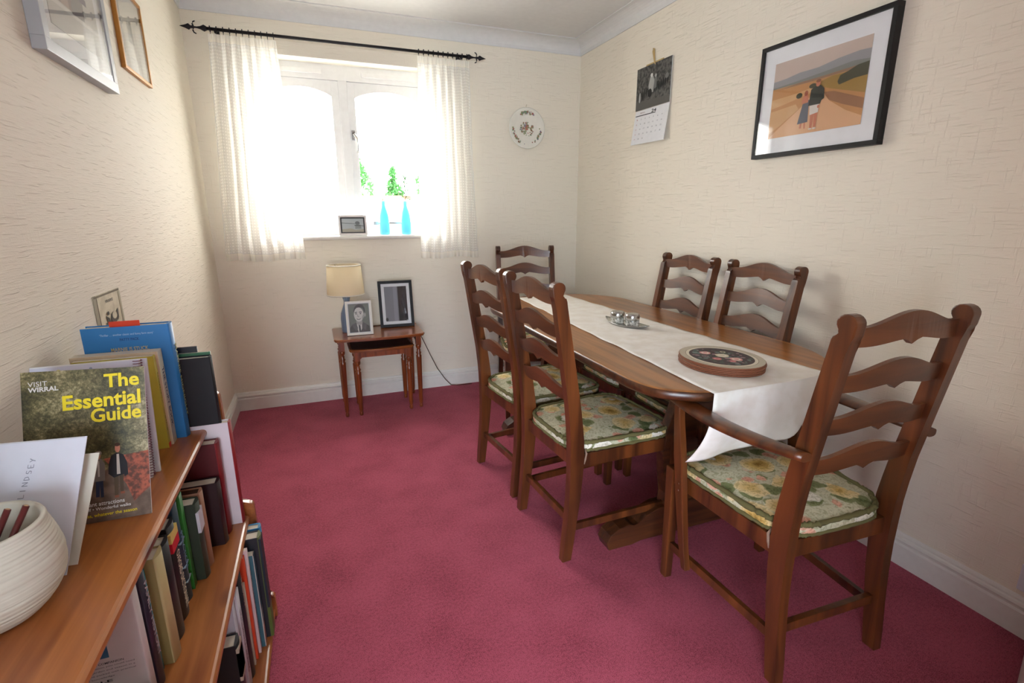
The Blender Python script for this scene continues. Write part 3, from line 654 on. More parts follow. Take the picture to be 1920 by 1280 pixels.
PX = .1875      # half spacing of the back posts
def make_chair(arm):
    e = empty('carver_chair' if arm else 'dining_chair')
    for s_ in (-1, 1):
        b = MB(); b.prism(PO, 0, s_*PX-.0155, s_*PX+.0155, None, .003); b.build('back_post', chair_wood, e)
    for zt in (1.012, .898, .783, .668):
        b = MB(); n = 24; A = []; 
        for side in (0, 1):
            row_t = []; row_b = []
            for k in range(n+1):
                u = -1+2*k/n; au = abs(u); x = u*(PX-.010)
                arch = .034*(.5+.5*math.cos(math.pi*min(1, au*1.12)))
                low = .015*(.5+.5*math.cos(math.pi*min(1, au*1.25)))
                drop = .016*max(0, 1-au/.16)**1.3
                th = .0065
                zz1 = zt+arch; zz0 = zt-.044+low-drop
                yb = lambda z: cz(min(z, .98))-.016*(1-u*u)+(th if side else -th)
                row_t.append((x, yb(zz1), zz1)); row_b.append((x, yb(zz0), zz0))
            A.append((row_t, row_b))
        rings = []
        for k in range(n+1): rings.append([A[1][0][k], A[0][0][k], A[0][1][k], A[1][1][k]])
        b.loft(rings, None, True, True, False)
        es = [ed for ed in b.bm.edges if len(ed.link_faces) == 2 and ed.calc_face_angle(0) > 1.0]
        bmesh.ops.bevel(b.bm, geom=es, offset=.0022, segments=2, affect='EDGES')
        b.build('back_slat', slat_wood, e)
    FX = .205 if not arm else .212; FYY = .462
    for s_ in (-1, 1):
        b = MB(); x = s_*FX
        b.hexa([Vector(q) for q in ((x-.014, FYY-.014, 0), (x+.014, FYY-.014, 0), (x+.014, FYY+.014, 0), (x-.014, FYY+.014, 0), (x-.019, FYY-.019, .428), (x+.019, FYY-.019, .428), (x+.019, FYY+.019, .428), (x-.019, FYY+.019, .428))], None, .004)
        b.build('front_leg', chair_wood, e)
    # seat frame: rails and boards in one piece
    b = MB(); z0, z1 = .372, .424
    b.box(-FX+.012, FX-.012, FYY-.012, FYY+.012, z0, z1, None, .003)
    b.box(-PX+.012, PX-.012, cz(.4)-.01, cz(.4)+.012, z0, z1, None, .003)
    for s_ in (-1, 1):
        xa, xb_ = s_*(PX), s_*FX; ya, yb_ = cz(.4)+.02, FYY-.010
        p = [(xa-.011, ya), (xa+.011, ya), (xb_+.011, yb_), (xb_-.011, yb_)]
        b.hexa([Vector((q[0], q[1], z0)) for q in p]+[Vector((q[0], q[1], z1)) for q in p], None, .003)
    p = [(-PX+.02, .06), (PX-.02, .06), (FX-.02, FYY-.01), (-FX+.02, FYY-.01)]
    b.hexa([Vector((q[0], q[1], .405)) for q in p]+[Vector((q[0], q[1], .423)) for q in p])
    b.build('seat_frame', chair_wood, e)
    # stretchers
    for s_ in (-1, 1):
        xa, xb_ = s_*PX, s_*(FX-.002); b = MB(); p = [(xa-.008, .030), (xa+.008, .030), (xb_+.008, FYY-.012), (xb_-.008, FYY-.012)]
        b.hexa([Vector((q[0], q[1], .118)) for q in p]+[Vector((q[0], q[1], .146)) for q in p], None, .002); b.build('stretcher', chair_wood, e)
    b = MB(); yc = cz(.15)
    b.box(-PX+.012, PX-.012, yc-.004, yc+.014, .142, .170, None, .002); b.build('stretcher', chair_wood, e)
    # cushion
    out = []
    yf, yr = FYY+.012, .018
    for k in range(48):
        a = 2*math.pi*k/48; c, s_ = math.cos(a), math.sin(a); ex = .34
        x = math.copysign(abs(c)**ex, c); y = math.copysign(abs(s_)**ex, s_)
        yy = yr+(yf-yr)*(y+1)/2; hw = (PX+.002)+(FX+.012-PX-.002)*(y+1)/2
        if yy < .075: hw = min(hw, PX-.022+ (yy-yr)*.35)
        out.append((x*hw, yy))
    cy_ = (yf+yr)/2
    def ring(sc, z): return [Vector((x*sc, cy_+(y-cy_)*sc, z)) for x, y in out]
    b = MB(); zb = .425
    rg = [ring(.2, zb), ring(.97, zb), ring(1.0, zb+.008), ring(1.015, zb+.02), ring(1.0, zb+.033), ring(.93, zb+.040), ring(.7, zb+.046), ring(.35, zb+.048), ring(.08, zb+.0485)]
    b.loft(rg, None, True, True, True); cu = b.build('seat_cushion', floral, e, label='floral tapestry seat cushion with olive fringe')
    for z, sc, rr in ((zb+.036, .995, .0078), (zb+.007, 1.0, .0062)):
        b = MB(); base = ring(sc, z); N = 240; pts = []
        for k in range(N):
            t = k*48/N; i = int(t); f = t-i; q = base[i].lerp(base[(i+1) % 48], f); pts.append(q+Vector((random.gauss(0, .0008), random.gauss(0, .0008), random.gauss(0, .001))))
        rings = []
        for i, q in enumerate(pts):
            d = (pts[(i+1) % N]-pts[i-1]).normalized(); a_ = d.cross(Vector((0, 0, 1))).normalized(); r_ = rr*random.uniform(.75, 1.25)
            rings.append([q+a_*math.cos(w)*r_+Vector((0, 0, 1))*math.sin(w)*r_ for w in (0, 1.05, 2.1, 3.14, 4.19, 5.24)])
        b.loft(rings, None, False, True, True, True); b.build('fringe', fringe, cu)
    for s_ in (-1, 1):
        b = MB(); x = s_*(PX-.004); sd = s_*.021
        b.tube([(x+s_*.004, .072, .437), (x+s_*.017, .070, .425), (x+s_*.0185, .066, .405), (x+s_*.017, .063, .385)], [.003, .0045, .004, .002], None, 6)
        b.build('cushion_tie', c_(150, 122, 104), cu)
    if arm:
        for s_ in (-1, 1):
            b = MB(); n = 22; rings = []
            for k in range(n+1):
                t = k/n; y = -.022+(.482+.022)*t
                x = s_*(PX+.030+.022*math.sin(math.pi*min(1, t*1.05))**1 + .028*t)
                w = .017+.010*math.sin(math.pi*t)**.6+.007*t
                if t > .93: w *= math.sqrt(max(.05, 1-((t-.93)/.07)**2))
                z = .694-.010*math.sin(math.pi*t)+.0*t; th = .0115+.003*t
                if t > .93: th *= math.sqrt(max(.12, 1-((t-.93)/.075)**2))
                rings.append([(x+w*math.copysign(abs(math.cos(a))**.75, math.cos(a)), y, z+th*math.copysign(abs(math.sin(a))**.75, math.sin(a))) for a in [q*math.pi/8 for q in range(16)]])
            b.loft(rings, None, True); b.build('armrest', chair_wood, e)
            b = MB(); xs, rw = s_, None; rings = []
            for z, w, y, xo in ((.112, .012, .350, FX+.011), (.2, .015, .365, FX+.017), (.36, .020, .385, FX+.024), (.5, .022, .402, FX+.028), (.62, .016, .418, FX+.030), (.688, .0135, .425, FX+.030)):
                rings.append([(s_*xo+dx*.011, y+dy*w, z) for dx, dy in ((-1, -.8), (-.8, -1), (.8, -1), (1, -.8), (1, .8), (.8, 1), (-.8, 1), (-1, .8))])
            b.loft(rings, None, True, True, False)
            for z in (.385, .41): b.tube([(s_*(FX+.034), .39, z), (s_*(FX+.038), .39, z)], .0045, chrome if False else None, 8)
            b.build('arm_support', chair_wood, e)
    return e
side = make_chair(False); carver = make_chair(True)
def place(o, fx, fy, fwd, label, group=None):
    d = Vector(fwd).normalized(); o.location = (fx, fy, 0); o.rotation_euler = (0, 0, math.atan2(-d.x, d.y)); o['label'] = label; o['category'] = 'chair'
    if group: o['group'] = group
    return o
G_ = 'ladder back dining chairs around the table'
place(side, .763, 1.649, (.394, .023), 'ladder back chair with floral cushion, nearer of the two on the left of the table', G_)
place(copy_tree(side), .738, 2.130, (.385, .045), 'ladder back chair with floral cushion, farther of the two on the left of the table', G_)
place(copy_tree(side), 1.345, 3.215, (-.07, -.34), 'ladder back chair at the far end of the table below the wall plate', G_)
place(copy_tree(side), 1.803, 2.188, (-1, -.0), 'ladder back chair against the right wall, farther one below the calendar', G_)
place(copy_tree(side), 1.803, 1.700, (-1, .02), 'ladder back chair against the right wall, nearer one below the framed photo', G_)
place(carver, 1.267, .786, (.04, 1), 'wooden carver armchair with floral cushion at the near end of the table')

# ------------------------------------------------------------------ dining table
TZ = .745
tab = empty('dining_table', (1.35, 2.04, 0), label='long oak refectory table with cut corners and trestle legs', category='table')
def smooth_outline(pts, it=3):
    for _ in range(it):
        q = []
        for i in range(len(pts)):
            a, c = Vector(pts[i]), Vector(pts[(i+1) % len(pts)]); q += [a.lerp(c, .25), a.lerp(c, .75)]
        pts = q
    return [(p.x, p.y) for p in pts]
base_o = [(.903, 1.36), (.903, 1.30), (.925, 1.19), (1.03, 1.115), (1.10, 1.105), (1.35, 1.095), (1.58, 1.125), (1.66, 1.165), (1.755, 1.30), (1.79, 1.42), (1.79, 1.5),
          (1.79, 2.60), (1.785, 2.72), (1.70, 2.88), (1.60, 2.965), (1.50, 2.985), (1.2, 2.985), (1.10, 2.965), (.98, 2.88), (.91, 2.72), (.903, 2.6)]
TO = smooth_outline(base_o, 2)
b = MB(); cx, cy = 1.35, 2.04
def tring(sc, z): return [Vector((x+(cx-x)*0 - (sc*(x-cx)/max(.3, math.hypot(x-cx, y-cy))), y-(sc*(y-cy)/max(.3, math.hypot(x-cx, y-cy))), z)) for x, y in TO]
V = b.loft([tring(.026, TZ-.036), tring(.010, TZ-.034), tring(.001, TZ-.026), tring(0, TZ-.018), tring(.001, TZ-.008), tring(.005, TZ-.003), tring(.012, TZ-.0005), tring(.02, TZ)], table_edge, True, True, True)
for f in b.bm.faces:
    if f.calc_center_median().z > TZ-.0052 or len(f.verts) > 8: f.material_index = b.mi(table_wood); 
at(b.build('table_top', None, tab), tab)
for yc_ in (1.48, 2.60):
    b = MB(); up = [(1.20, .10), (1.215, .18), (1.195, .28), (1.185, .36), (1.20, .46), (1.24, .56), (1.22, .64), (1.15, .69), (1.15, .7085), (1.55, .7085), (1.55, .69), (1.48, .64), (1.46, .56), (1.50, .46), (1.515, .36), (1.505, .28), (1.485, .18), (1.50, .10)]
    b.prism(up, 1, yc_-.022, yc_+.022, None, .004); at(b.build('trestle_upright', table_edge, tab), tab)
    b = MB(); ft = [(.955, .0), (1.06, 0), (1.10, .012), (1.60, .012), (1.64, 0), (1.745, 0), (1.755, .03), (1.74, .062), (1.70, .085), (1.655, .092), (1.635, .082), (1.615, .086), (1.58, .115), (1.52, .135), (1.18, .135), (1.12, .115), (1.085, .086), (1.065, .082), (1.045, .092), (1.00, .085), (.96, .062), (.945, .03)]
    b.prism(ft, 1, yc_-.036, yc_+.036, None, .0025); at(b.build('sled_foot', table_edge, tab), tab)
b = MB(); b.box(1.338, 1.362, 1.40, 2.68, .40, .475, None, .004); at(b.build('stretcher', table_edge, tab), tab)
for yc_ in (1.425, 2.655):
    b = MB(); b.box(1.325, 1.375, yc_-.008, yc_+.008, .385, .49, None, .004); at(b.build('wedge', table_edge, tab), tab)
b = MB()
for xx in (1.10, 1.58): b.box(xx, xx+.03, 1.22, 2.86, TZ-.075, TZ-.0365, None, .003)
for yy in (1.45, 2.0, 2.56): b.box(1.13, 1.58, yy, yy+.04, TZ-.074, TZ-.0365)
at(b.build('underframe', table_edge, tab), tab)

# ------------------------------------------------------------------ runner
def runner():
    b = MB(); nx, ny = 26, 90; W_ = []
    path = [(2.93, TZ+.0022), (1.118, TZ+.0022)]
    segs = []
    L1 = 2.93-1.118
    for j in range(60): segs.append((2.93-L1*j/59, TZ+.0022, 0))
    for j in range(1, 7):
        a = math.pi/2*j/6; segs.append((1.112-.020*math.sin(a), TZ-.016+.0182*math.cos(a), 0))
    for j in range(1, 25): segs.append((1.092, TZ-.016, j/24))
    N = len(segs); V = []
    for j, (y, z, h) in enumerate(segs):
        t = (2.93-y)/L1 if h == 0 else 1
        xl = 1.168+(1.055-1.168)*min(1, t); xr = 1.500+(1.545-1.500)*min(1, t)
        if t < .0: pass
        row = []
        for i in range(nx+1):
            u = i/nx; w = math.sin(y*23+1)*.002+math.sin(y*9)*.002
            xx = xl+(xr-xl)*u
            edge = .018*max(0, (xx-1.30)/.25)**2*max(0, 1-(y-1.09)/.12 if y < 1.21 else 0)
            ln = .0
            if h > 0:      # free end: longest and drawn back at its left corner, rounded up at the right
                ln = h*(.225-.045*min(1, u*1.1)-.090*max(0, (u-.70)/.30)**2)
                xx += h*(-.030*(1-u)-.075*u*max(0, (u-.5)*2))
            else: xx += w*(1 if u in (0, 1) else .5)
            yy = y+edge+h*h*.065*(1-u)**1.2-(.010*math.sin(u*9+.5)+.005*math.sin(u*17))*h-.012*math.sin(3.14*h); zz = z-ln+(.0012*math.sin(u*6.28*2+y*31)*(h == 0))
            if h == 0: zz = max(zz, TZ+.0014)
            row.append(b.bm.verts.new((xx, yy, zz)))
        V.append(row)
    for j in range(N-1):
        for i in range(nx): b.face([V[j][i], V[j+1][i], V[j+1][i+1], V[j][i+1]], None, True)
    o = b.build('table_runner', linen, None, label='white damask runner along the dining table hanging over its near end', category='table runner')
    m = o.modifiers.new('cloth_thickness', 'SOLIDIFY'); m.thickness = .0012; m.offset = 1
runner()
# placemats
mat_edge = flat('placemat_cork', (128, 74, 48), .7); mat_rim = flat('placemat_board', (190, 180, 158), .4)
random.seed(5)
def oval(rx, ry, n=48): return [(rx*math.cos(t*2*math.pi/n), ry*math.sin(t*2*math.pi/n)) for t in range(n)]
for k in range(5):
    ox, oy, rz = [(0, 0, 0), (.001, .001, .01), (-.001, .001, -.01), (.002, -.001, .02), (0, 0, 0)][k]
    z = TZ+.0042+.0058*k
    e = empty('placemat', (1.285+ox, 1.315+oy, z), rz, category='placemat', group='stack of oval placemats on the runner',
              label=['oval cork backed placemat, bottom of the stack on the runner', 'oval placemat second from the bottom of the stack', 'oval placemat in the middle of the stack', 'oval placemat just under the top one of the stack', 'oval placemat with a rose picture, topmost of the stack'][k])
    b = MB(); o_ = oval(.131, .152)
    b.loft([[Vector((x*.985, y*.985, 0)) for x, y in o_], [Vector((x, y, .001)) for x, y in o_], [Vector((x, y, .0042)) for x, y in o_], [Vector((x*.99, y*.99, .0056)) for x, y in o_]], mat_edge, True, True, True)
    b.build('board', None, e)
    b = MB(); b.poly([(x*.985, y*.985, .0057) for x, y in o_], mat_rim)
    b.poly([(x*.84, y*.84, .00578) for x, y in o_], c_(120, 108, 88)); b.poly([(x*.83, y*.83, .00584) for x, y in o_], c_(226, 218, 198))
    b.poly([(x*.755, y*.755, .0059) for x, y in o_], c_(72, 60, 62))
    if k == 4:
        cs = [c_(216, 150, 146), c_(196, 112, 116), c_(214, 206, 180), c_(86, 98, 84), c_(70, 84, 78), c_(150, 124, 130), c_(110, 130, 124), c_(230, 222, 206)]
        for q in range(90):
            a = random.uniform(0, 6.28); r_ = math.sqrt(random.random())*.68; x, y = r_*.131*math.cos(a), r_*.152*math.sin(a); rr = random.uniform(.004, .011)
            b.poly([(x+rr*math.cos(t*.9)*random.uniform(.8, 1.1), y+rr*math.sin(t*.9), .00596+q*2e-6) for t in range(7)], random.choice(cs[3:7]))
        for (x, y, rr, ci) in [(-.02, .055, .020, 0), (.01, .005, .024, 2), (.02, -.05, .022, 0), (-.035, -.02, .016, 1), (.045, .04, .014, 3), (-.01, -.065, .012, 1), (-.05, .02, .012, 5)]:
            for w, cc in ((1, cs[ci]), (.7, cs[(ci+7) % 8] if ci != 2 else cs[7]), (.4, cs[ci])):
                b.poly([(x+rr*w*math.cos(t*.7)*(1+.12*math.sin(t*3)), y+rr*w*math.sin(t*.7)*(1+.12*math.cos(t*2)), .0063+(1-w)*.0003) for t in range(9)], cc)
    b.build('picture_face', None, e)
# shaker tray
e = empty('shaker_tray', (1.345, 1.985, TZ+.004), math.atan2(-(1.318-1.381), .272), label='leaf shaped steel tray on the runner under two shakers', category='tray')
b = MB(); n = 20; rings = []
def leaf(sc, z, lift):
    pts = []
    for k in range(n): 
        t = -1+2*k/n; pts.append((.055*sc*(1-t*t)**.9, .14*sc*t, z+lift*abs(t)**3))
    for k in range(n):
        t = 1-2*k/n; pts.append((-.055*sc*(1-t*t)**.9, .14*sc*t, z+lift*abs(t)**3))
    return [Vector(p) for p in pts]
b.loft([leaf(.90, 0, .012), leaf(1, .008, .012), leaf(.985, .0095, .012), leaf(.88, .003, .012)], None, True); b.build('tray', chrome, e)
for i, (x, y) in enumerate([(1.322, 2.028), (1.352, 1.950)]):
    e = empty('shaker', (x, y, TZ+.0078), label=['squat steel and glass shaker on the tray, the farther one', 'squat steel and glass shaker on the tray, the nearer one'][i], category='shaker', group='salt and pepper shakers on the tray')
    b = MB(); b.lathe([(.027, 0), (.031, .002), (.032, .006), (.032, .026), (.031, .030), (.0, .030)], (0, 0, 0), None, 32)
    b.build('jar', speckle('shaker_glass%d' % i, (96, 92, 82) if i else (120, 116, 100), (226, 224, 214), 90, .35, .65, .12), e)
    b = MB(); b.lathe([(.0325, .028), (.0332, .030), (.0332, .048), (.031, .054), (.026, .057), (.0, .058)], (0, 0, 0), None, 32); b.build('lid', chrome, e)

# ------------------------------------------------------------------ nest of tables
def turned(b, x, y, ztop, sq, zfloor=0, splay=0):
    b.box(x-sq, x+sq, y-sq, y+sq, ztop-.06, ztop, None, .002)
    h = ztop-.06
    pr_ = [(.010, 0), (.0125, .012), (.010, .022), (.009, .030), (.0125, .034), (.0115, .04), (.013, .05), (.018, h-.085), (.0185, h-.075), (.013, h-.068), (.018, h-.055), (.012, h-.045), (.0135, h-.036), (.010, h-.030), (.017, h-.018), (.018, h-.006), (.016, h)]
    b.lathe(pr_, (x, y, 0), None, 16)
def top_shape(x0, x1, y0, y1, bow, cut, seg=10):
    p = [(x0, y1), (x0, y0+cut), (x0+cut*.4, y0+cut*.25), (x0+cut, y0)]
    for k in range(1, seg): t = k/seg; p.append((x0+cut+(x1-x0-2*cut)*t, y0-bow*math.sin(math.pi*t)))
    p += [(x1-cut, y0), (x1-cut*.4, y0+cut*.25), (x1, y0+cut), (x1, y1)]
    return p
def nest(x0, x1, y0, y1, zt, feet, label, inner):
    e = empty('nest_table', ((x0+x1)/2, (y0+y1)/2, 0), label=label, category='table')
    P_ = top_shape(x0, x1, y0, y1, .02, .025); cx, cy = (x0+x1)/2, (y0+y1)/2
    def rg(o_, z): return [Vector((cx+(x-cx)*(1-o_/(x1-x0)*2), cy+(y-cy)*(1-o_/(y1-y0)*2), z)) for x, y in P_]
    b = MB(); b.loft([rg(.010, zt-.020), rg(.004, zt-.017), rg(.004, zt-.012), rg(0, zt-.010), rg(0, zt-.004), rg(.004, zt)], None, True, True, False)
    at(b.build('table_top', yew_top, e), e)
    if inner:
        b = MB(); b.loft([rg(.016, zt), rg(.018, zt+.002)], None, True, True, False); at(b.build('leather_inset', leather, e), e)
    b = MB()
    fx0, fx1, fy0, fy1 = feet
    for ya in ((fy0, fy1) if inner else (fy1,)):
        n = 12; pp = [(fx0, zt-.021)]+[(fx1, zt-.021)]+[(fx1, zt-.075)]
        arch = [(fx1-.012, zt-.075), (fx1-.03, zt-.058), (fx0+.03, zt-.058), (fx0+.012, zt-.075)]
        pp = pp+arch+[(fx0, zt-.075)]
        b.prism(pp, 1, ya-.008, ya+.008)
    for xa in (fx0, fx1): b.box(xa-.008, xa+.008, fy0, fy1, zt-.062, zt-.021)
    at(b.build('apron', yew_wood, e), e)
    for xa in (fx0, fx1):
        for ya in (fy0, fy1):
            b = MB(); turned(b, xa, ya, zt-.0205, .0165); at(b.build('leg', yew_wood, e), e)
    return e
nest(.062, .622, 3.172, 3.535, .515, (.103, .580, 3.213, 3.50), 'yew wood side table with turned legs under the window, holding a lamp', False)
nest(.145, .550, 3.172, 3.455, .443, (.190, .512, 3.205, 3.425), 'smaller leather topped nesting table tucked under the yew side table', True)
# lamp
e = empty('table_lamp', (.165, 3.40, .515), label='table lamp with cream drum shade and blue grey base', category='lamp')
b = MB(); b.lathe([(.040, 0), (.043, .004), (.044, .02), (.045, .09), (.041, .125), (.028, .16), (.019, .185), (.018, .20), (.026, .235), (.0, .235)], (0, 0, 0), None, 32)
b.build('lamp_base', flat('blue_grey_glaze', (104, 122, 148), .3, 0, .5, .4), e)
b = MB(); b.tube([(0, 0, .234), (0, 0, .30)], .009, None, 10); b.build('bulb_holder', c_(210, 200, 180), e)
b = MB(); b.lathe([(.116, .248), (.104, .434), (.102, .434), (.114, .248)], (0, 0, 0), None, 48, False); b.loft([], None) if False else None
sh_ = b.build('lamp_shade', shade_cloth, e)
for zz, r_ in ((.248, .1165), (.434, .1045)):
    b = MB(); rings = []
    for k in range(48):
        a = k*2*math.pi/48; c = Vector((r_*math.cos(a), r_*math.sin(a), zz)); d = Vector((math.cos(a), math.sin(a), 0)); rings.append([c+d*.002*math.cos(w)+Vector((0, 0, .0035*math.sin(w))) for w in (0, 1.57, 3.14, 4.71)])
    b.loft(rings, None, False, True, True, True); b.build('shade_trim', tape_cloth, sh_)
b = MB()
for a in (0, 2.09, 4.19): b.tube([(0, 0, .30), (.103*math.cos(a), .103*math.sin(a), .43)], .0012, None, 6)
b.build('shade_carrier', chrome, sh_)
# lamp cable
b = MB(); b.tube([(.165, 3.448, .519), (.30, 3.50, .518), (.60, 3.545, .518), (.632, 3.560, .50), (.65, 3.562, .44), (.684, 3.562, .363), (.73, 3.556, .25), (.774, 3.552, .15), (.83, 3.545, .06), (.871, 3.542, .012), (.93, 3.535, .005), (1.03, 3.53, .005)], .0028, None, 8)
b.build('lamp_cable', c_(84, 62, 44), None, label='thin brown lamp cable trailing from the side table down to the carpet', category='cable')
# portrait frames on the table
g1, g2, g3, g4, g5 = c_(70, 76, 72), c_(196, 196, 190), c_(150, 152, 146), c_(42, 44, 44), c_(104, 108, 102)
portrait = [('p', [(0, 0), (1, 0), (1, 1), (0, 1)], c_(96, 104, 96)), ('p', [(0, 0), (.98, 0), (.96, .20), (.80, .28), (.62, .36), (.34, .34), (.12, .27), (.02, .16)], g4),
  ('p', [(.36, .34), (.62, .38), (.60, .12), (.50, .0), (.42, .0), (.36, .16)], g2), ('p', [(.44, .26), (.52, .27), (.55, .0), (.45, 0)], g4), ('p', [(.34, .40), (.62, .44), (.66, .30), (.50, .24), (.34, .30)], g3),
  ('e', (.49, .62, .235, .25), g2), ('e', (.79, .60, .045, .07), g3), ('p', [(.24, .70), (.28, .84), (.36, .93), (.52, .98), (.70, .95), (.80, .84), (.80, .66), (.75, .72), (.71, .82), (.60, .87), (.42, .86), (.32, .80), (.28, .72)], g4),
  ('p', [(.62, .44), (.74, .52), (.80, .68), (.70, .62), (.64, .52)], g3), ('p', [(.29, .70), (.42, .72), (.42, .695), (.30, .675)], g4), ('p', [(.50, .715), (.64, .72), (.65, .69), (.51, .69)], g4),
  ('e', (.365, .65, .04, .018), g4), ('e', (.575, .65, .04, .018), g4), ('p', [(.43, .66), (.41, .555), (.44, .535), (.51, .54), (.50, .56), (.46, .57)], g3), ('p', [(.36, .49), (.46, .465), (.58, .485), (.60, .505), (.54, .45), (.46, .435), (.39, .455)], g4), ('p', [(.38, .485), (.46, .468), (.56, .487), (.47, .455)], c_(224, 224, 218)),
  ('p', [(.10, .27), (.34, .345), (.40, .14), (.30, .05)], g1), ('p', [(.64, .36), (.84, .27), (.78, .06), (.62, .14)], g1)]
def leaning(x, y, z, w, ang, lean):      # bottom-left corner, yaw and backward lean
    u = Vector((math.cos(ang), math.sin(ang), 0)); nrm = Vector((math.sin(ang), -math.cos(ang), 0)); v = Vector((0, 0, math.cos(lean)))-nrm*math.sin(lean)
    return M_plane((x, y, z), u, v)
picture('photo_frame', leaning(.147, 3.275, .5158, 0, -.02, .15), .160, .215, .013, .012, flat('cream_frame', (226, 222, 212), .5), .004, portrait, 'white framed black and white portrait of a smiling man on the side table', 'picture frame', gl=True, stand=True)
door_reflection = [('p', [(0, 0), (1, 0), (1, 1), (0, 1)], c_(100, 100, 106)), ('p', [(0, 0), (.58, 0), (.60, 1), (0, 1)], c_(126, 126, 134)), ('p', [(.38, 0), (.55, 0), (.55, 1), (.40, 1)], c_(142, 142, 152)), ('p', [(.60, 0), (1, 0), (1, 1), (.60, 1)], c_(40, 28, 30)), ('p', [(.62, 0), (1, 0), (1, .2), (.62, .25)], c_(24, 20, 26)), ('e', (.05, .06, .06, .05), c_(44, 40, 44))]  # doorway mirrored in the glass, painted as flat bands on the print
picture('photo_frame', leaning(.372, 3.43, .5158, 0, -.03, .17), .226, .312, .019, .016, MATS['satin_black'], .020, door_reflection, 'black framed picture with a painted doorway reflection and white mount, on the side table', 'picture frame', gl=True, stand=True)
# windowsill things
SZ = WZ0+.0262
beach = [('p', [(0, 0), (1, 0), (1, 1), (0, 1)], c_(188, 196, 198)), ('p', [(0, .66), (.6, .60), (.6, .63), (0, .70)], c_(96, 108, 108)), ('p', [(0, 0), (1, 0), (1, .2), (.6, .16), (.4, .26), (0, .2)], c_(176, 172, 156)), ('e', (.72, .66, .11, .14), c_(120, 128, 128)), ('p', [(.60, .22), (.90, .24), (.86, .55), (.62, .52)], c_(150, 156, 154)), ('p', [(.58, .46), (1, .42), (1, .46), (.58, .52)], c_(84, 92, 92))]
pf_ = picture('photo_frame', leaning(.163, 3.565, SZ, 0, -.02, .14), .178, .128, .012, .012, flat('white_frame', (232, 226, 222), .5), .009, beach, 'small white framed beach hut photo on the windowsill', 'picture frame', matm=c_(60, 64, 66), gl=True, stand=True)
def vase(x, y, label, tall):
    e = empty('bud_vase', (x, y, SZ), label=label, category='vase', group='blue bud vases on the windowsill')
    b = MB(); k = .93
    b.lathe([(.0, .0), (.027, .0), (.031, .003), (.032, .02), (.032, .09), (.030, .12), (.024, .15), (.016, .172), (.012, .19), (.0115, .212), (.014, .22), (.0115, .22), (.0085, .212), (.009, .19), (.013, .172), (.021, .15), (.027, .12), (.029, .09), (.028, .02), (.0, .012)], (0, 0, 0), None, 28, False)
    b.build('glass_body', blue_glass, e)
vase(.462, 3.600, 'frosted blue glass bud vase on the windowsill, nearer the photo frame', 1); vase(.605, 3.585, 'frosted blue glass bud vase on the windowsill beside the right curtain', 2)
random.seed(11)
e = empty('leaf_sprig', (.605, 3.585, SZ+.15), label='sprig of green narrow leaves standing in the blue vase by the right curtain', category='plant')
b = MB(); b.tube([(0, 0, -.10), (.001, 0, .07), (.004, 0, .14), (.006, .005, .26)], .0022, None, 6); b.build('stem', c_(150, 130, 90), e)
b = MB()
for k in range(34):
    t = k/34; c = Vector((.004, 0, .07+.18*t)); a = k*2.4; el = random.uniform(-.2, .9); d = Vector((math.cos(a)*math.cos(el), math.sin(a)*.7*math.cos(el), math.sin(el))).normalized(); ln = random.uniform(.035, .06)*(1.15-.4*t)
    v = d.cross(Vector((0, 0, 1))).normalized()*.006; mid = c+d*ln*.5+Vector((0, 0, .006)); tip = c+d*ln
    b.poly([c, mid+v, tip]); b.poly([c, tip, mid-v])
b.build('leaves', leaf_blue, e)
e = empty('dried_stem', (.462, 3.600, SZ+.15), label='short dried orange stem standing in the blue vase near the photo frame', category='plant')
b = MB(); b.tube([(0, 0, -.10), (.001, 0, .05), (-.003, 0, .085)], [.002, .003, .0035], None, 6); b.tube([(.004, 0, .02), (.010, 0, .075)], .002, None, 6); b.build('stem', c_(216, 170, 110), e)

# pale panel heater on the window wall behind the table
e = empty('panel_heater', (1.44, D-.03, .13), label='pale slim panel radiator low on the window wall behind the dining table', category='radiator')
b = MB(); b.box(-.29, .29, -.045, .0, .02, .37, None, .008); 
b.build('panel', flat('radiator_enamel', (216, 208, 196), .5), e)
b = MB()
for k in range(18): b.box(-.27+k*.031, -.262+k*.031, -.048, -.044, .05, .34)
b.build('fins', flat('radiator_enamel', (216, 208, 196), .5), e)
for s_ in (-1, 1):
    b = MB(); b.box(s_*.2-.015, s_*.2+.015, -.002, .0295, .1, .3); b.build('bracket', gloss_white, e)
# socket on the right wall
e = empty('wall_socket', (R, .60, .155), label='white double plug socket on the right wall just above the skirting', category='socket')
b = MB(); b.box(-.012, -.0005, -.073, .073, -.012, .074, None, .003); b.build('face_plate', flat('white_plastic', (226, 226, 232), .3), e)
for yy in (-.04, .035):
    b = MB(); b.box(-.0155, -.012, yy-.008, yy+.008, .045, .062, None, .001); b.build('rocker_switch', flat('white_plastic', (226, 226, 232), .3), e)
b = MB()
for yy in (-.04, .035):
    b.box(-.0125, -.0118, yy-.0025, yy+.0025, .028, .038, c_(20, 20, 24))
    for q in (-1, 1): b.box(-.0125, -.0118, yy+q*.012-.004, yy+q*.012+.004, .010, .014, c_(20, 20, 24))
b.build('pin_holes', None, e)

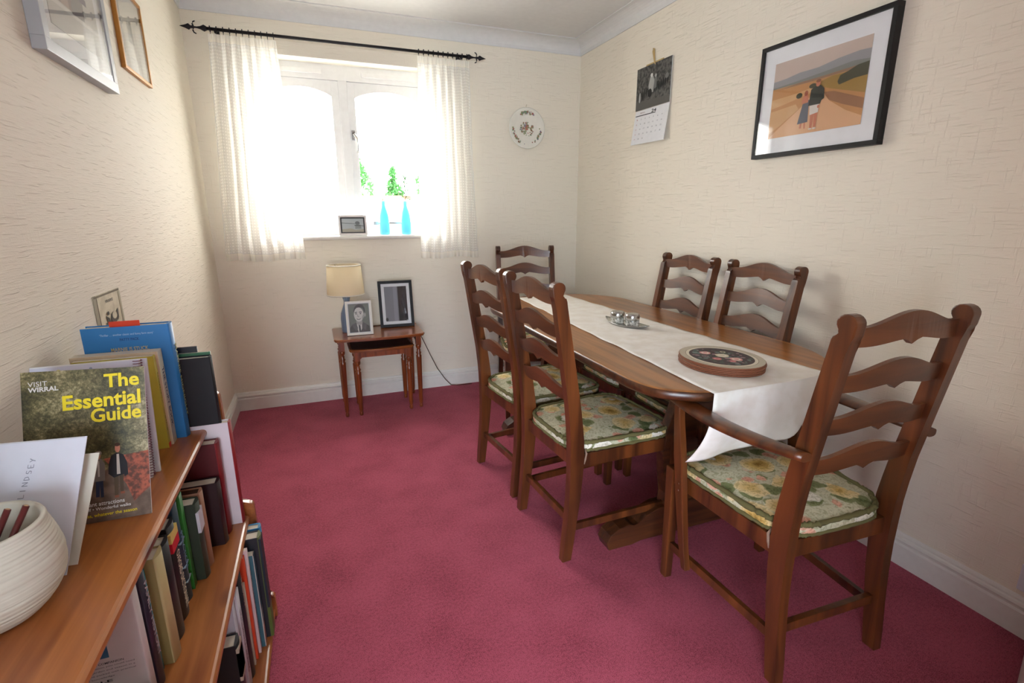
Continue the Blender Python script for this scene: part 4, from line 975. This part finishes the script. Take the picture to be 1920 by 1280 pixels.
# ------------------------------------------------------------------ bookcase
T1, T2, T3 = .690, .385, .035
C1, C2, C3 = -.321, -.2545, -.222
YE, YN = 1.552, .30
bc = empty('bookcase', (-.42, .9, 0), label='stepped pine bookcase full of books along the left wall', category='bookcase')
def shelf(c, t, y1):
    b = MB(); th = .020; n = 6
    pr = [(L+.022, t-th), (c-.010, t-th)]+[(c-.010+.010*math.cos(a), t-.010+.010*math.sin(a)) for a in [(-90+180*k/n)*math.pi/180 for k in range(1, n)]]+[(c-.010, t), (L+.022, t)]
    b.prism(pr, 1, YN, y1); at(b.build('shelf', pine, bc), bc)
shelf(C1, T1, YE); shelf(C2, T2, YE-.010); shelf(C3, T3, YE)
def side_panel(y0, y1, top1, top2):
    def rnd(cx, cz_, r, a0, a1, n=5): return [(cx+r*math.cos(math.radians(a0+(a1-a0)*k/n)), cz_+r*math.sin(math.radians(a0+(a1-a0)*k/n))) for k in range(n+1)]
    pr = [(L+.022, 0), (C3+.004, 0)]+rnd(C3-.008, .07, .012, 0, 90)+[(C2+.014, .09)]+rnd(C2+.002, top2-.012, .012, 0, 90)+[(C1+.036, top2+.01)]+rnd(C1+.022, top1-.012, .012, 0, 90)+[(L+.022, top1+.02)]
    b = MB(); b.prism(pr, 1, y0, y1, None, .003); at(b.build('side_panel', pine, bc), bc)
side_panel(YE+.0005, YE+.0205, .775, .418); side_panel(YN-.0205, YN-.0005, .775, .418)
b = MB(); b.box(L+.0205, L+.0225, YN, YE, .03, .72, None); at(b.build('back_panel', pine, bc), bc)

CAMO = Vector((0, 0, 1.26)); K1 = .57/.56
def sc1(p): return CAMO+(Vector(p)-CAMO)*K1
BS = 1.0
def book(x, y0, y1, z, h, depth, spine, label, cover=None, pg=None, text=None, tcol=(235, 230, 220), bands=(), lean=0, soft=False, cat='book', group=None, face=None, facecol=None, extras=None, tsize=None, rough=.45):
    """upright book, spine towards the room at x; y0 near cover, y1 far cover; local origin at foot of the spine"""
    x *= BS; y0 *= BS; y1 *= BS; h *= BS
    e = empty('book', (x, y0, z+.0004), label=label, category=cat)
    if group: e['group'] = group
    e.rotation_euler = (-lean, 0, 0)
    th = y1-y0; cm = flat('cover_%d_%d_%d' % spine, spine, rough); c2 = flat('cover_%d_%d_%d' % cover, cover, rough) if cover else cm
    t = .0012 if soft else .0024; o_ = 0 if soft else .003
    b = MB()
    b.box(-depth, -.002, 0, t, 0, h, c2); b.box(-depth, -.002, th-t, th, 0, h, c2)
    n = 8; bulge = 0 if soft else min(.006, th*.15)
    outer = [(-.002+bulge*math.sin(math.pi*k/n)+.002, th*k/n) for k in range(n+1)]
    pr = outer+[(-.003, th-.0001), (-.003, .0001)]
    A = [b.bm.verts.new((p[0], p[1], 0)) for p in pr]; B = [b.bm.verts.new((p[0], p[1], h)) for p in pr]
    b.face(A[::-1], cm); b.face(B, cm)
    for k in range(len(pr)): b.face([A[k], A[(k+1) % len(pr)], B[(k+1) % len(pr)], B[k]], cm, k < n)
    its = [('p', [(u0, 0), (u1, 0), (u1, 1), (u0, 1)], m) for (u0, u1, m) in bands]
    sx = bulge+.0003; Osp = Vector((sx, th*.04, 0))
    # spine artwork: U runs up the spine, V across it
    if its: 
        for (u0, u1, m) in bands:
            b.box(-.001, sx+.0003, .0002, th-.0002, h*u0, h*u1, m)
    if text:
        ts = tsize or (.18, .82); w_ = (ts[1]-ts[0]); 
        b.art(Vector((sx+.0004, 0, h)), Vector((0, 0, -h)), Vector((0, th, 0)), Vector((1, 0, 0)), [('t', (ts[0], .28, w_, .44, text, .015), c_(*tcol))], .0002)
    if face: b.art(Vector((-depth, 0, 0)), Vector((depth, 0, 0)), Vector((0, 0, h)), Vector((0, -1, 0)), face, .0004)
    b.build('cover', None, e)
    b = MB(); b.box(-depth+o_+.0005, -.0035, t+.0001, th-t-.0001, o_, h-o_); b.build('pages', pg or pages, e)
    return e
cr_ = lambda *c: c_(*c)
z1 = T1
# --- top shelf row (standing, far to near)
book(-.322, 1.543, 1.551, z1, .224, .20, (22, 22, 26), 'tall black book at the far end of the top shelf behind the green one')
book(-.290, 1.534, 1.541, z1, .209, .22, (44, 98, 62), 'thin green book on the top shelf between two black books', soft=True)
book(-.289, 1.505, 1.532, z1, .201, .22, (20, 20, 24), 'large plain black book at the right end of the top shelf', rough=.7)
blue_face = [('t', (.20, .925, .62, .022, '\u2018Thriller \u2026 another classic and funny farm story\u2019', 0), cr_(190, 215, 235)), ('t', (.42, .885, .22, .022, 'PATTY PACK', .01), cr_(30, 50, 110)), ('t', (.30, .80, .44, .032, 'MARNIE IS STUCK.', .015), cr_(206, 186, 132))]
bl = book(-.360, 1.464, 1.500, z1, .306, .178, (44, 124, 190), 'tall blue hardback on the top shelf with a red tab sticking out', text='MARNIE MIDNIGHT', tcol=(190, 200, 150), face=blue_face)
b = MB(); b.box(-.125, -.062, .018, .019, .298, .317, None); b.build('page_tab', c_(222, 70, 40), bl)
book(-.381, 1.426, 1.460, z1, .246, .175, (228, 220, 196), 'thick cream paperback on the top shelf in front of the blue hardback', cover=(222, 200, 170), soft=True, text='THE STORY BOOK', tcol=(70, 70, 90))
book(-.386, 1.405, 1.422, z1, .240, .160, (206, 190, 70), 'thin yellow paperback on the top shelf beside the cream one', soft=True, text='holiday walks', tcol=(150, 140, 60), bands=((.0, .05, cr_(214, 60, 40)),))
# spiral notebook and plastic wallet
e = empty('notebook', (-.384, 1.243, z1+.0005), label='white spiral bound notebook behind the magazine on the top shelf', category='notebook'); e.rotation_euler = (-.20, 0, 0)
b = MB(); b.box(-.192, 0, 0, .012, 0, .268, white_paper); b.art(Vector((-.192, 0, 0)), Vector((.192, 0, 0)), Vector((0, 0, .268)), Vector((0, -1, 0)), [('p', [(.0, .93), (1, .93), (1, .99), (0, .99)], c_(214, 216, 232)), ('e', (.26, .955, .02, .012), c_(206, 200, 120)), ('e', (.55, .955, .015, .01), c_(150, 160, 190))]); b.build('page_block', None, e)
b = MB()
for k in range(44):
    zc_ = .006+k*.006; rings = []
    pts = [(-.004+.009*math.cos(a), .006+.010*math.sin(a), zc_+.001*math.sin(a)) for a in [q*math.pi/4 for q in range(8)]]
    b.tube(pts+[pts[0]], .0008, None, 4, False)
b.build('spiral_binding', c_(120, 60, 74), e, kind='stuff')
e = empty('plastic_wallet', (-.375, 1.270, z1+.0005), label='clear plastic document wallet between the notebook and the yellow paperback', category='wallet'); e.rotation_euler = (-.17, 0, 0)
b = MB(); b.box(-.190, 0, 0, .010, 0, .262, None, .002); b.build('sleeve', plastic_wallet, e)
b = MB(); b.box(-.187, -.184, -.0008, -.0002, .01, .25); b.box(-.18, -.02, -.0008, -.0002, .250, .254); b.build('welded_seam', c_(236, 236, 244), e)
# magazine
Bl, Br, Tl, Tr = [sc1(q) for q in ((-.530, 1.063, .7008), (-.340, 1.061, .7008), (-.517, 1.135, .984), (-.329, 1.133, .976))]
U0 = (Br-Bl); V0 = (Tl-Bl); Nn = U0.cross(V0).normalized()
e = empty('magazine', (-.43, 1.07, z1), label='magazine titled The Essential Guide with woodland walkers on the cover', category='magazine')
th_ = -Nn*.004
b = MB(); b.hexa([Bl+th_, Br+th_, Br+th_*.1, Bl+th_*.1, Tl+th_, Tr+th_, Tr+th_*.1, Tl+th_*.1]); at(b.build('pages', white_paper, e), e)
yel = flat('yellow_ink', (244, 224, 24), .4); wh = c_(236, 236, 232)
mg = [('p', [(0, 0), (1, 0), (1, .22), (.80, .30), (.66, .33), (.50, .30), (0, .34)], path_print), ('p', [(.62, .40), (1, .42), (1, .18), (.86, .10), (.80, .22), (.70, .32)], leaves_print), ('p', [(0, .40), (.50, .38), (.52, .31), (.30, .20), (0, .16)], leaves_print),
      
      # woman
      ('p', [(.545, .16), (.575, .16), (.585, .28), (.55, .28)], c_(48, 58, 84)), ('p', [(.585, .155), (.61, .155), (.61, .28), (.58, .28)], c_(44, 54, 78)), ('p', [(.535, .26), (.625, .26), (.63, .37), (.60, .405), (.555, .40), (.53, .36)], c_(128, 122, 118)), ('e', (.58, .425, .02, .024), c_(190, 140, 116)), ('e', (.58, .44, .028, .016), c_(150, 140, 132)), ('p', [(.57, .29), (.585, .29), (.585, .39), (.57, .39)], c_(200, 196, 190)),
      # man
      ('p', [(.70, .15), (.73, .15), (.74, .30), (.70, .30)], c_(92, 78, 60)), ('p', [(.75, .17), (.775, .17), (.78, .30), (.745, .30)], c_(86, 72, 56)), ('p', [(.655, .30), (.66, .36), (.685, .415), (.73, .43), (.785, .415), (.815, .36), (.82, .28), (.79, .27), (.785, .285), (.70, .27)], c_(38, 36, 40)), ('p', [(.725, .29), (.755, .29), (.75, .42), (.73, .42)], c_(206, 196, 186)), ('e', (.74, .458, .022, .028), c_(198, 132, 108)), ('e', (.74, .482, .024, .012), c_(70, 48, 36)), ('p', [(.70, .14), (.735, .14), (.735, .155), (.70, .155)], c_(150, 90, 66)), ('p', [(.75, .16), (.785, .16), (.785, .175), (.75, .175)], c_(150, 90, 66)),
      ('t', (.655, .855, .295, .09, 'The', .028), yel), ('t', (.315, .735, .64, .095, 'Essential', .028), yel), ('t', (.535, .640, .42, .09, 'Guide', .028), yel),
      ('t', (.055, .905, .15, .030, 'VISIT', 0), wh), ('t', (.055, .870, .235, .030, 'WIRRAL', .03), wh),
      ('t', (.40, .105, .38, .026, 'Brilliant attractions', .01), wh), ('t', (.28, .070, .55, .026, 'Fabulous golf \u2022 Wonderful walks', .01), wh), ('t', (.20, .030, .68, .028, 'Endless happiness, whatever the season', .01), yel)]
b = MB(); b.hexa([Bl+th_*.1, Br+th_*.1, Br, Bl, Tl+th_*.1, Tr+th_*.1, Tr, Tl], forest_print); b.art(Bl, U0, V0, Nn, mg, .0003, .00004); at(b.build('front_cover', None, e), e)
# envelopes
def sheet(name, bl_, br_, tl_, th_k, mat, label, cat, items=(), group=None, kid='paper'):
    bl_, br_, tl_ = Vector(bl_), Vector(br_), Vector(tl_); u, v = br_-bl_, tl_-bl_; n_ = u.cross(v).normalized()
    e = empty(name, bl_, label=label, category=cat)
    if group: e['group'] = group
    b = MB(); b.hexa([-n_*th_k, u-n_*th_k, u, Vector((0, 0, 0)), v-n_*th_k, u+v-n_*th_k, u+v, v], mat)
    if items: b.art(Vector((0, 0, 0)), u, v, n_, items, .0003)
    b.build(kid, None, e); return e
env_ink = c_(150, 154, 170); ENV = [sc1(q) for q in ((-.560, .922, .702), (-.418, .905, .701), (-.526, 1.005, .902))]
b = MB()
sheet('envelope', *ENV, .0015, flat('envelope_paper', (222, 226, 238), .8), 'large white envelope with handwriting leaning behind the cream pot', 'envelope',
      [('p', [(.02, .99), (.98, .99), (.98, 1), (.02, 1)], c_(206, 208, 214))])
en = [o for o in COL.objects if o.name.startswith('envelope')][-1]
sheet('greeting_card', sc1((-.555, .945, .702)), sc1((-.412, .930, .701)), sc1((-.520, 1.015, .865)), .0015, flat('ivory_paper', (226, 222, 206), .8), 'ivory greeting card just behind the white envelope', 'card')
# pot with pencils
PC = Vector((-.482, .850, z1+.0005))
e = empty('pencil_pot', PC, label='round ribbed cream pottery bowl holding pencils on the pine top shelf', category='pot')
prf = [(.0, 0), (.045, 0), (.052, .003)]
for k in range(1, 91):
    t = k/90; r_ = .052+.026*math.sin(math.pi*min(1, t*1.02)**.80)+.026*t; prf.append((r_+random.choice((.0006, -.0006, 0, .0003)), .003+.137*t))
rt = prf[-1][0]; prf += [(rt-.002, .144), (rt-.005, .145), (rt-.008, .141), (rt-.006, .10), (rt+.004, .05), (.045, .010), (.0, .008)]
b = MB(); b.lathe(prf, (0, 0, 0), None, 64, False); b.build('bowl', ceramic_pot, e)
def pencil(p0, p1, label, col):
    p0, p1 = Vector(p0), Vector(p1); e = empty('pencil', p0, label=label, category='pencil', group='maroon pencils in the cream pot'); b = MB()
    d = p1-p0; b.tube([(0, 0, 0), d], .0042, None, 6); b.build('barrel', col, e)
    b = MB(); b.tube([d, d+d.normalized()*.0006], .0030, None, 6); b.build('cut_end', c_(196, 160, 120), e)
mar = flat('maroon_lacquer', (96, 34, 34), .3)
pencil(PC+Vector((-.020, -.035, .022)), PC+Vector((.040, .008, .163)), 'maroon pencil in the cream pot, nearer its middle', mar)
pencil(PC+Vector((-.005, -.035, .022)), PC+Vector((.060, .010, .163)), 'maroon pencil in the cream pot, nearest the right rim', mar)
e = empty('marker_pen', PC+Vector((-.04, -.02, .03)), label='dark marker pen leaning left in the cream pot', category='pen')
b = MB(); b.tube([(0, 0, 0), (.015, .01, .14)], .007, None, 10); b.build('barrel', c_(30, 28, 36), e)
b = MB(); b.tube([(.015, .01, .14), (.0165, .011, .152)], .0055, None, 10); b.build('cap_end', c_(140, 30, 44), e)
e = empty('paper_slip', PC+Vector((-.035, .02, .03)), label='white slip of paper standing in the cream pot', category='paper')
b = MB(); b.box(-.02, .03, 0, .0012, 0, .125); b.build('paper', white_paper, e)
# --- middle shelf
z2 = T2; BS = 1.0174
book(-.262, 1.478, 1.506, z2, .310, .200, (150, 36, 40), 'tall red spined book with a white cover, far end of the middle shelf', cover=(224, 214, 220))
book(-.292, 1.432, 1.470, z2, .272, .215, (128, 16, 26), 'large dark red book on the middle shelf beside the tall white one', cover=(84, 10, 18))
book(-.295, 1.385, 1.425, z2, .182, .14, (40, 14, 18), 'short black maroon book on the middle shelf in front of the dark red one')
book(-.316, 1.300, 1.332, z2, .205, .16, (168, 122, 96), 'tan slipcase on the middle shelf between the maroon and dark green books', pg=c_(70, 44, 30))
gb = book(-.318, 1.252, 1.292, z2, .202, .15, (48, 60, 46), 'dark green book with a white spine label on the middle shelf', bands=((.62, .88, c_(206, 206, 214)),))
book(-.336, 1.222, 1.244, z2, .245, .17, (52, 128, 50), 'bright green paperback on the middle shelf', soft=True)
book(-.342, 1.180, 1.214, z2, .245, .17, (36, 66, 84), 'dark teal book with pale specks on the middle shelf beside the green one', bands=((.35, .36, c_(150, 180, 200)), (.2, .205, c_(180, 200, 210)), (.6, .61, c_(150, 180, 200))), text='PRACTICAL', tcol=(120, 160, 190), tsize=(.3, .7))
book(-.340, 1.116, 1.168, z2, .228, .15, (26, 22, 24), 'thick black dictionary with yellow and red bands on the middle shelf', text='OXFORD DICTIONARY', tcol=(226, 214, 190), bands=((.84, .93, c_(222, 196, 110)), (.74, .84, c_(206, 30, 48))), tsize=(.30, .92))
book(-.337, 1.056, 1.108, z2, .222, .15, (30, 26, 30), 'plain thick black book on the middle shelf between dictionary and cream book')
book(-.332, 1.002, 1.048, z2, .236, .16, (196, 178, 128), 'faded cream hardback on the middle shelf', cover=(150, 132, 82))
book(-.348, .982, .996, z2, .225, .15, (70, 150, 170), 'thin light blue book on the middle shelf beside the cream hardback', soft=True)
book(-.344, .948, .978, z2, .245, .16, (48, 38, 58), 'dark purple book with white lettering on the middle shelf', text='FAMILY HISTORY', tcol=(190, 180, 190), tsize=(.1, .75))
wf = [('p', [(.60, .44), (.77, .44), (.77, .54), (.60, .54)], c_(56, 100, 130)), ('t', (.52, .395, .34, .016, 'GARDENERS COMPANION', .01), c_(50, 50, 56)), ('t', (.48, .370, .45, .014, 'All the information you could need', 0), c_(60, 60, 66)), ('t', (.48, .345, .45, .014, 'every plant garden and season in a', 0), c_(60, 60, 66)), ('t', (.48, .320, .45, .014, 'single volume packed with practical', 0), c_(60, 60, 66)), ('t', (.48, .295, .30, .014, 'ideas and knowledge', 0), c_(60, 60, 66)), ('t', (.56, .262, .20, .018, 'ABLE', .02), c_(50, 50, 56))]
book(-.345, .915, .940, z2, .275, .215, (214, 208, 206), 'large white book with its printed back cover showing, near end of middle shelf', cover=(206, 200, 198), face=wf)
e = empty('plastic_box', (-.41, .880, z2+.0005), label='glossy white plastic box lying on the middle shelf at the bottom edge', category='box')
b = MB(); b.box(-.10, .065, -.05, .040, 0, .040, None, .012); b.build('base', flat('glossy_white_plastic', (214, 216, 220), .12), e)
b = MB(); b.box(-.102, .067, -.052, .042, .0402, .056, None, .007); b.build('lid', flat('glossy_white_plastic', (214, 216, 220), .12), e)
# --- bottom shelf
z3 = T3; BS = 1.0
book(-.226, 1.482, 1.512, z3, .335, .22, (60, 132, 180), 'bright blue topped book at the far end of the bottom shelf')
book(-.224, 1.430, 1.470, z3, .336, .22, (88, 100, 50), 'tall landscape photo book on the bottom shelf, green lower spine', cover=(38, 38, 46), bands=((.30, .98, c_(44, 46, 56)), (.0, .30, c_(92, 104, 50))))
book(-.236, 1.396, 1.420, z3, .305, .20, (196, 184, 172), 'book with a teal to white spine on the bottom shelf', bands=((.42, 1, c_(46, 92, 106)), (.25, .42, c_(128, 148, 150))), soft=True, cover=(60, 100, 112))
book(-.247, 1.376, 1.390, z3, .338, .20, (214, 190, 188), 'pale pink spined book with grey lettering on the bottom shelf', soft=True, text='COUNTRY HOUSES', tcol=(110, 104, 110))
book(-.253, 1.356, 1.370, z3, .330, .20, (214, 70, 34), 'bright orange book on the bottom shelf', soft=True)
book(-.258, 1.336, 1.350, z3, .262, .19, (206, 194, 176), 'short cream book on the bottom shelf beside the orange one', soft=True)
book(-.263, 1.290, 1.328, z3, .320, .20, (26, 26, 36), 'thick black book with small lettering on the bottom shelf', text='WORLD ATLAS', tcol=(190, 170, 150), tsize=(.04, .3))
book(-.262, 1.248, 1.284, z3, .300, .20, (206, 200, 206), 'white spined book with grey lettering on the bottom shelf', text='ENCYCLOPEDIA OF GARDENING', tcol=(110, 106, 116), soft=True)
book(-.266, 1.210, 1.242, z3, .310, .20, (190, 186, 194), 'pale grey book on the bottom shelf beside the white one', soft=True)
book(-.262, 1.160, 1.204, z3, .230, .20, (30, 28, 30), 'short black book with a picture on its spine, bottom shelf', bands=((.55, .95, c_(176, 160, 140)), (.6, .9, c_(60, 50, 46))))
# handwriting on the envelope: pen strokes
b = MB()
bl_, br_, tl_ = ENV
u, v = br_-bl_, tl_-bl_; n_ = u.cross(v).normalized()
def stroke(pts, w=.004):
    for a, c in zip(pts, pts[1:]):
        a, c = Vector(a), Vector(c); d = (c-a).normalized(); q = Vector((-d.y, d.x))*w
        b.poly([u*p.x+v*p.y+n_*.0006 for p in (a-q, c-q, c+q, a+q)], env_ink)
LT = {'L': [[(0, 1), (0, 0), (.8, 0)]], 'I': [[(.3, 0), (.3, 1)]], 'N': [[(0, 0), (0, 1), (.8, 0), (.8, 1)]], 'D': [[(0, 0), (0, 1), (.6, .8), (.7, .3), (0, 0)]], 'S': [[(.8, .9), (.2, .95), (.1, .6), (.7, .4), (.6, .05), (0, .1)]], 'E': [[(.8, 1), (0, 1), (0, 0), (.8, 0)], [(0, .5), (.6, .5)]], 'Y': [[(0, 1), (.4, .5), (.8, 1)], [(.4, .5), (.2, 0)]]}
for i, ch in enumerate('LINDSEY'):
    for st in LT[ch]:      # written sideways up the envelope
        stroke([(.47-(p[1])*.055+.010*i, .585+i*.043+p[0]*.030) for p in st], .003)
b.build('handwriting', None, en)
b = MB()
stroke([(.56, .50), (.60, .485), (.62, .51), (.59, .51)], .003)
b.build('pen_flourish', None, en)
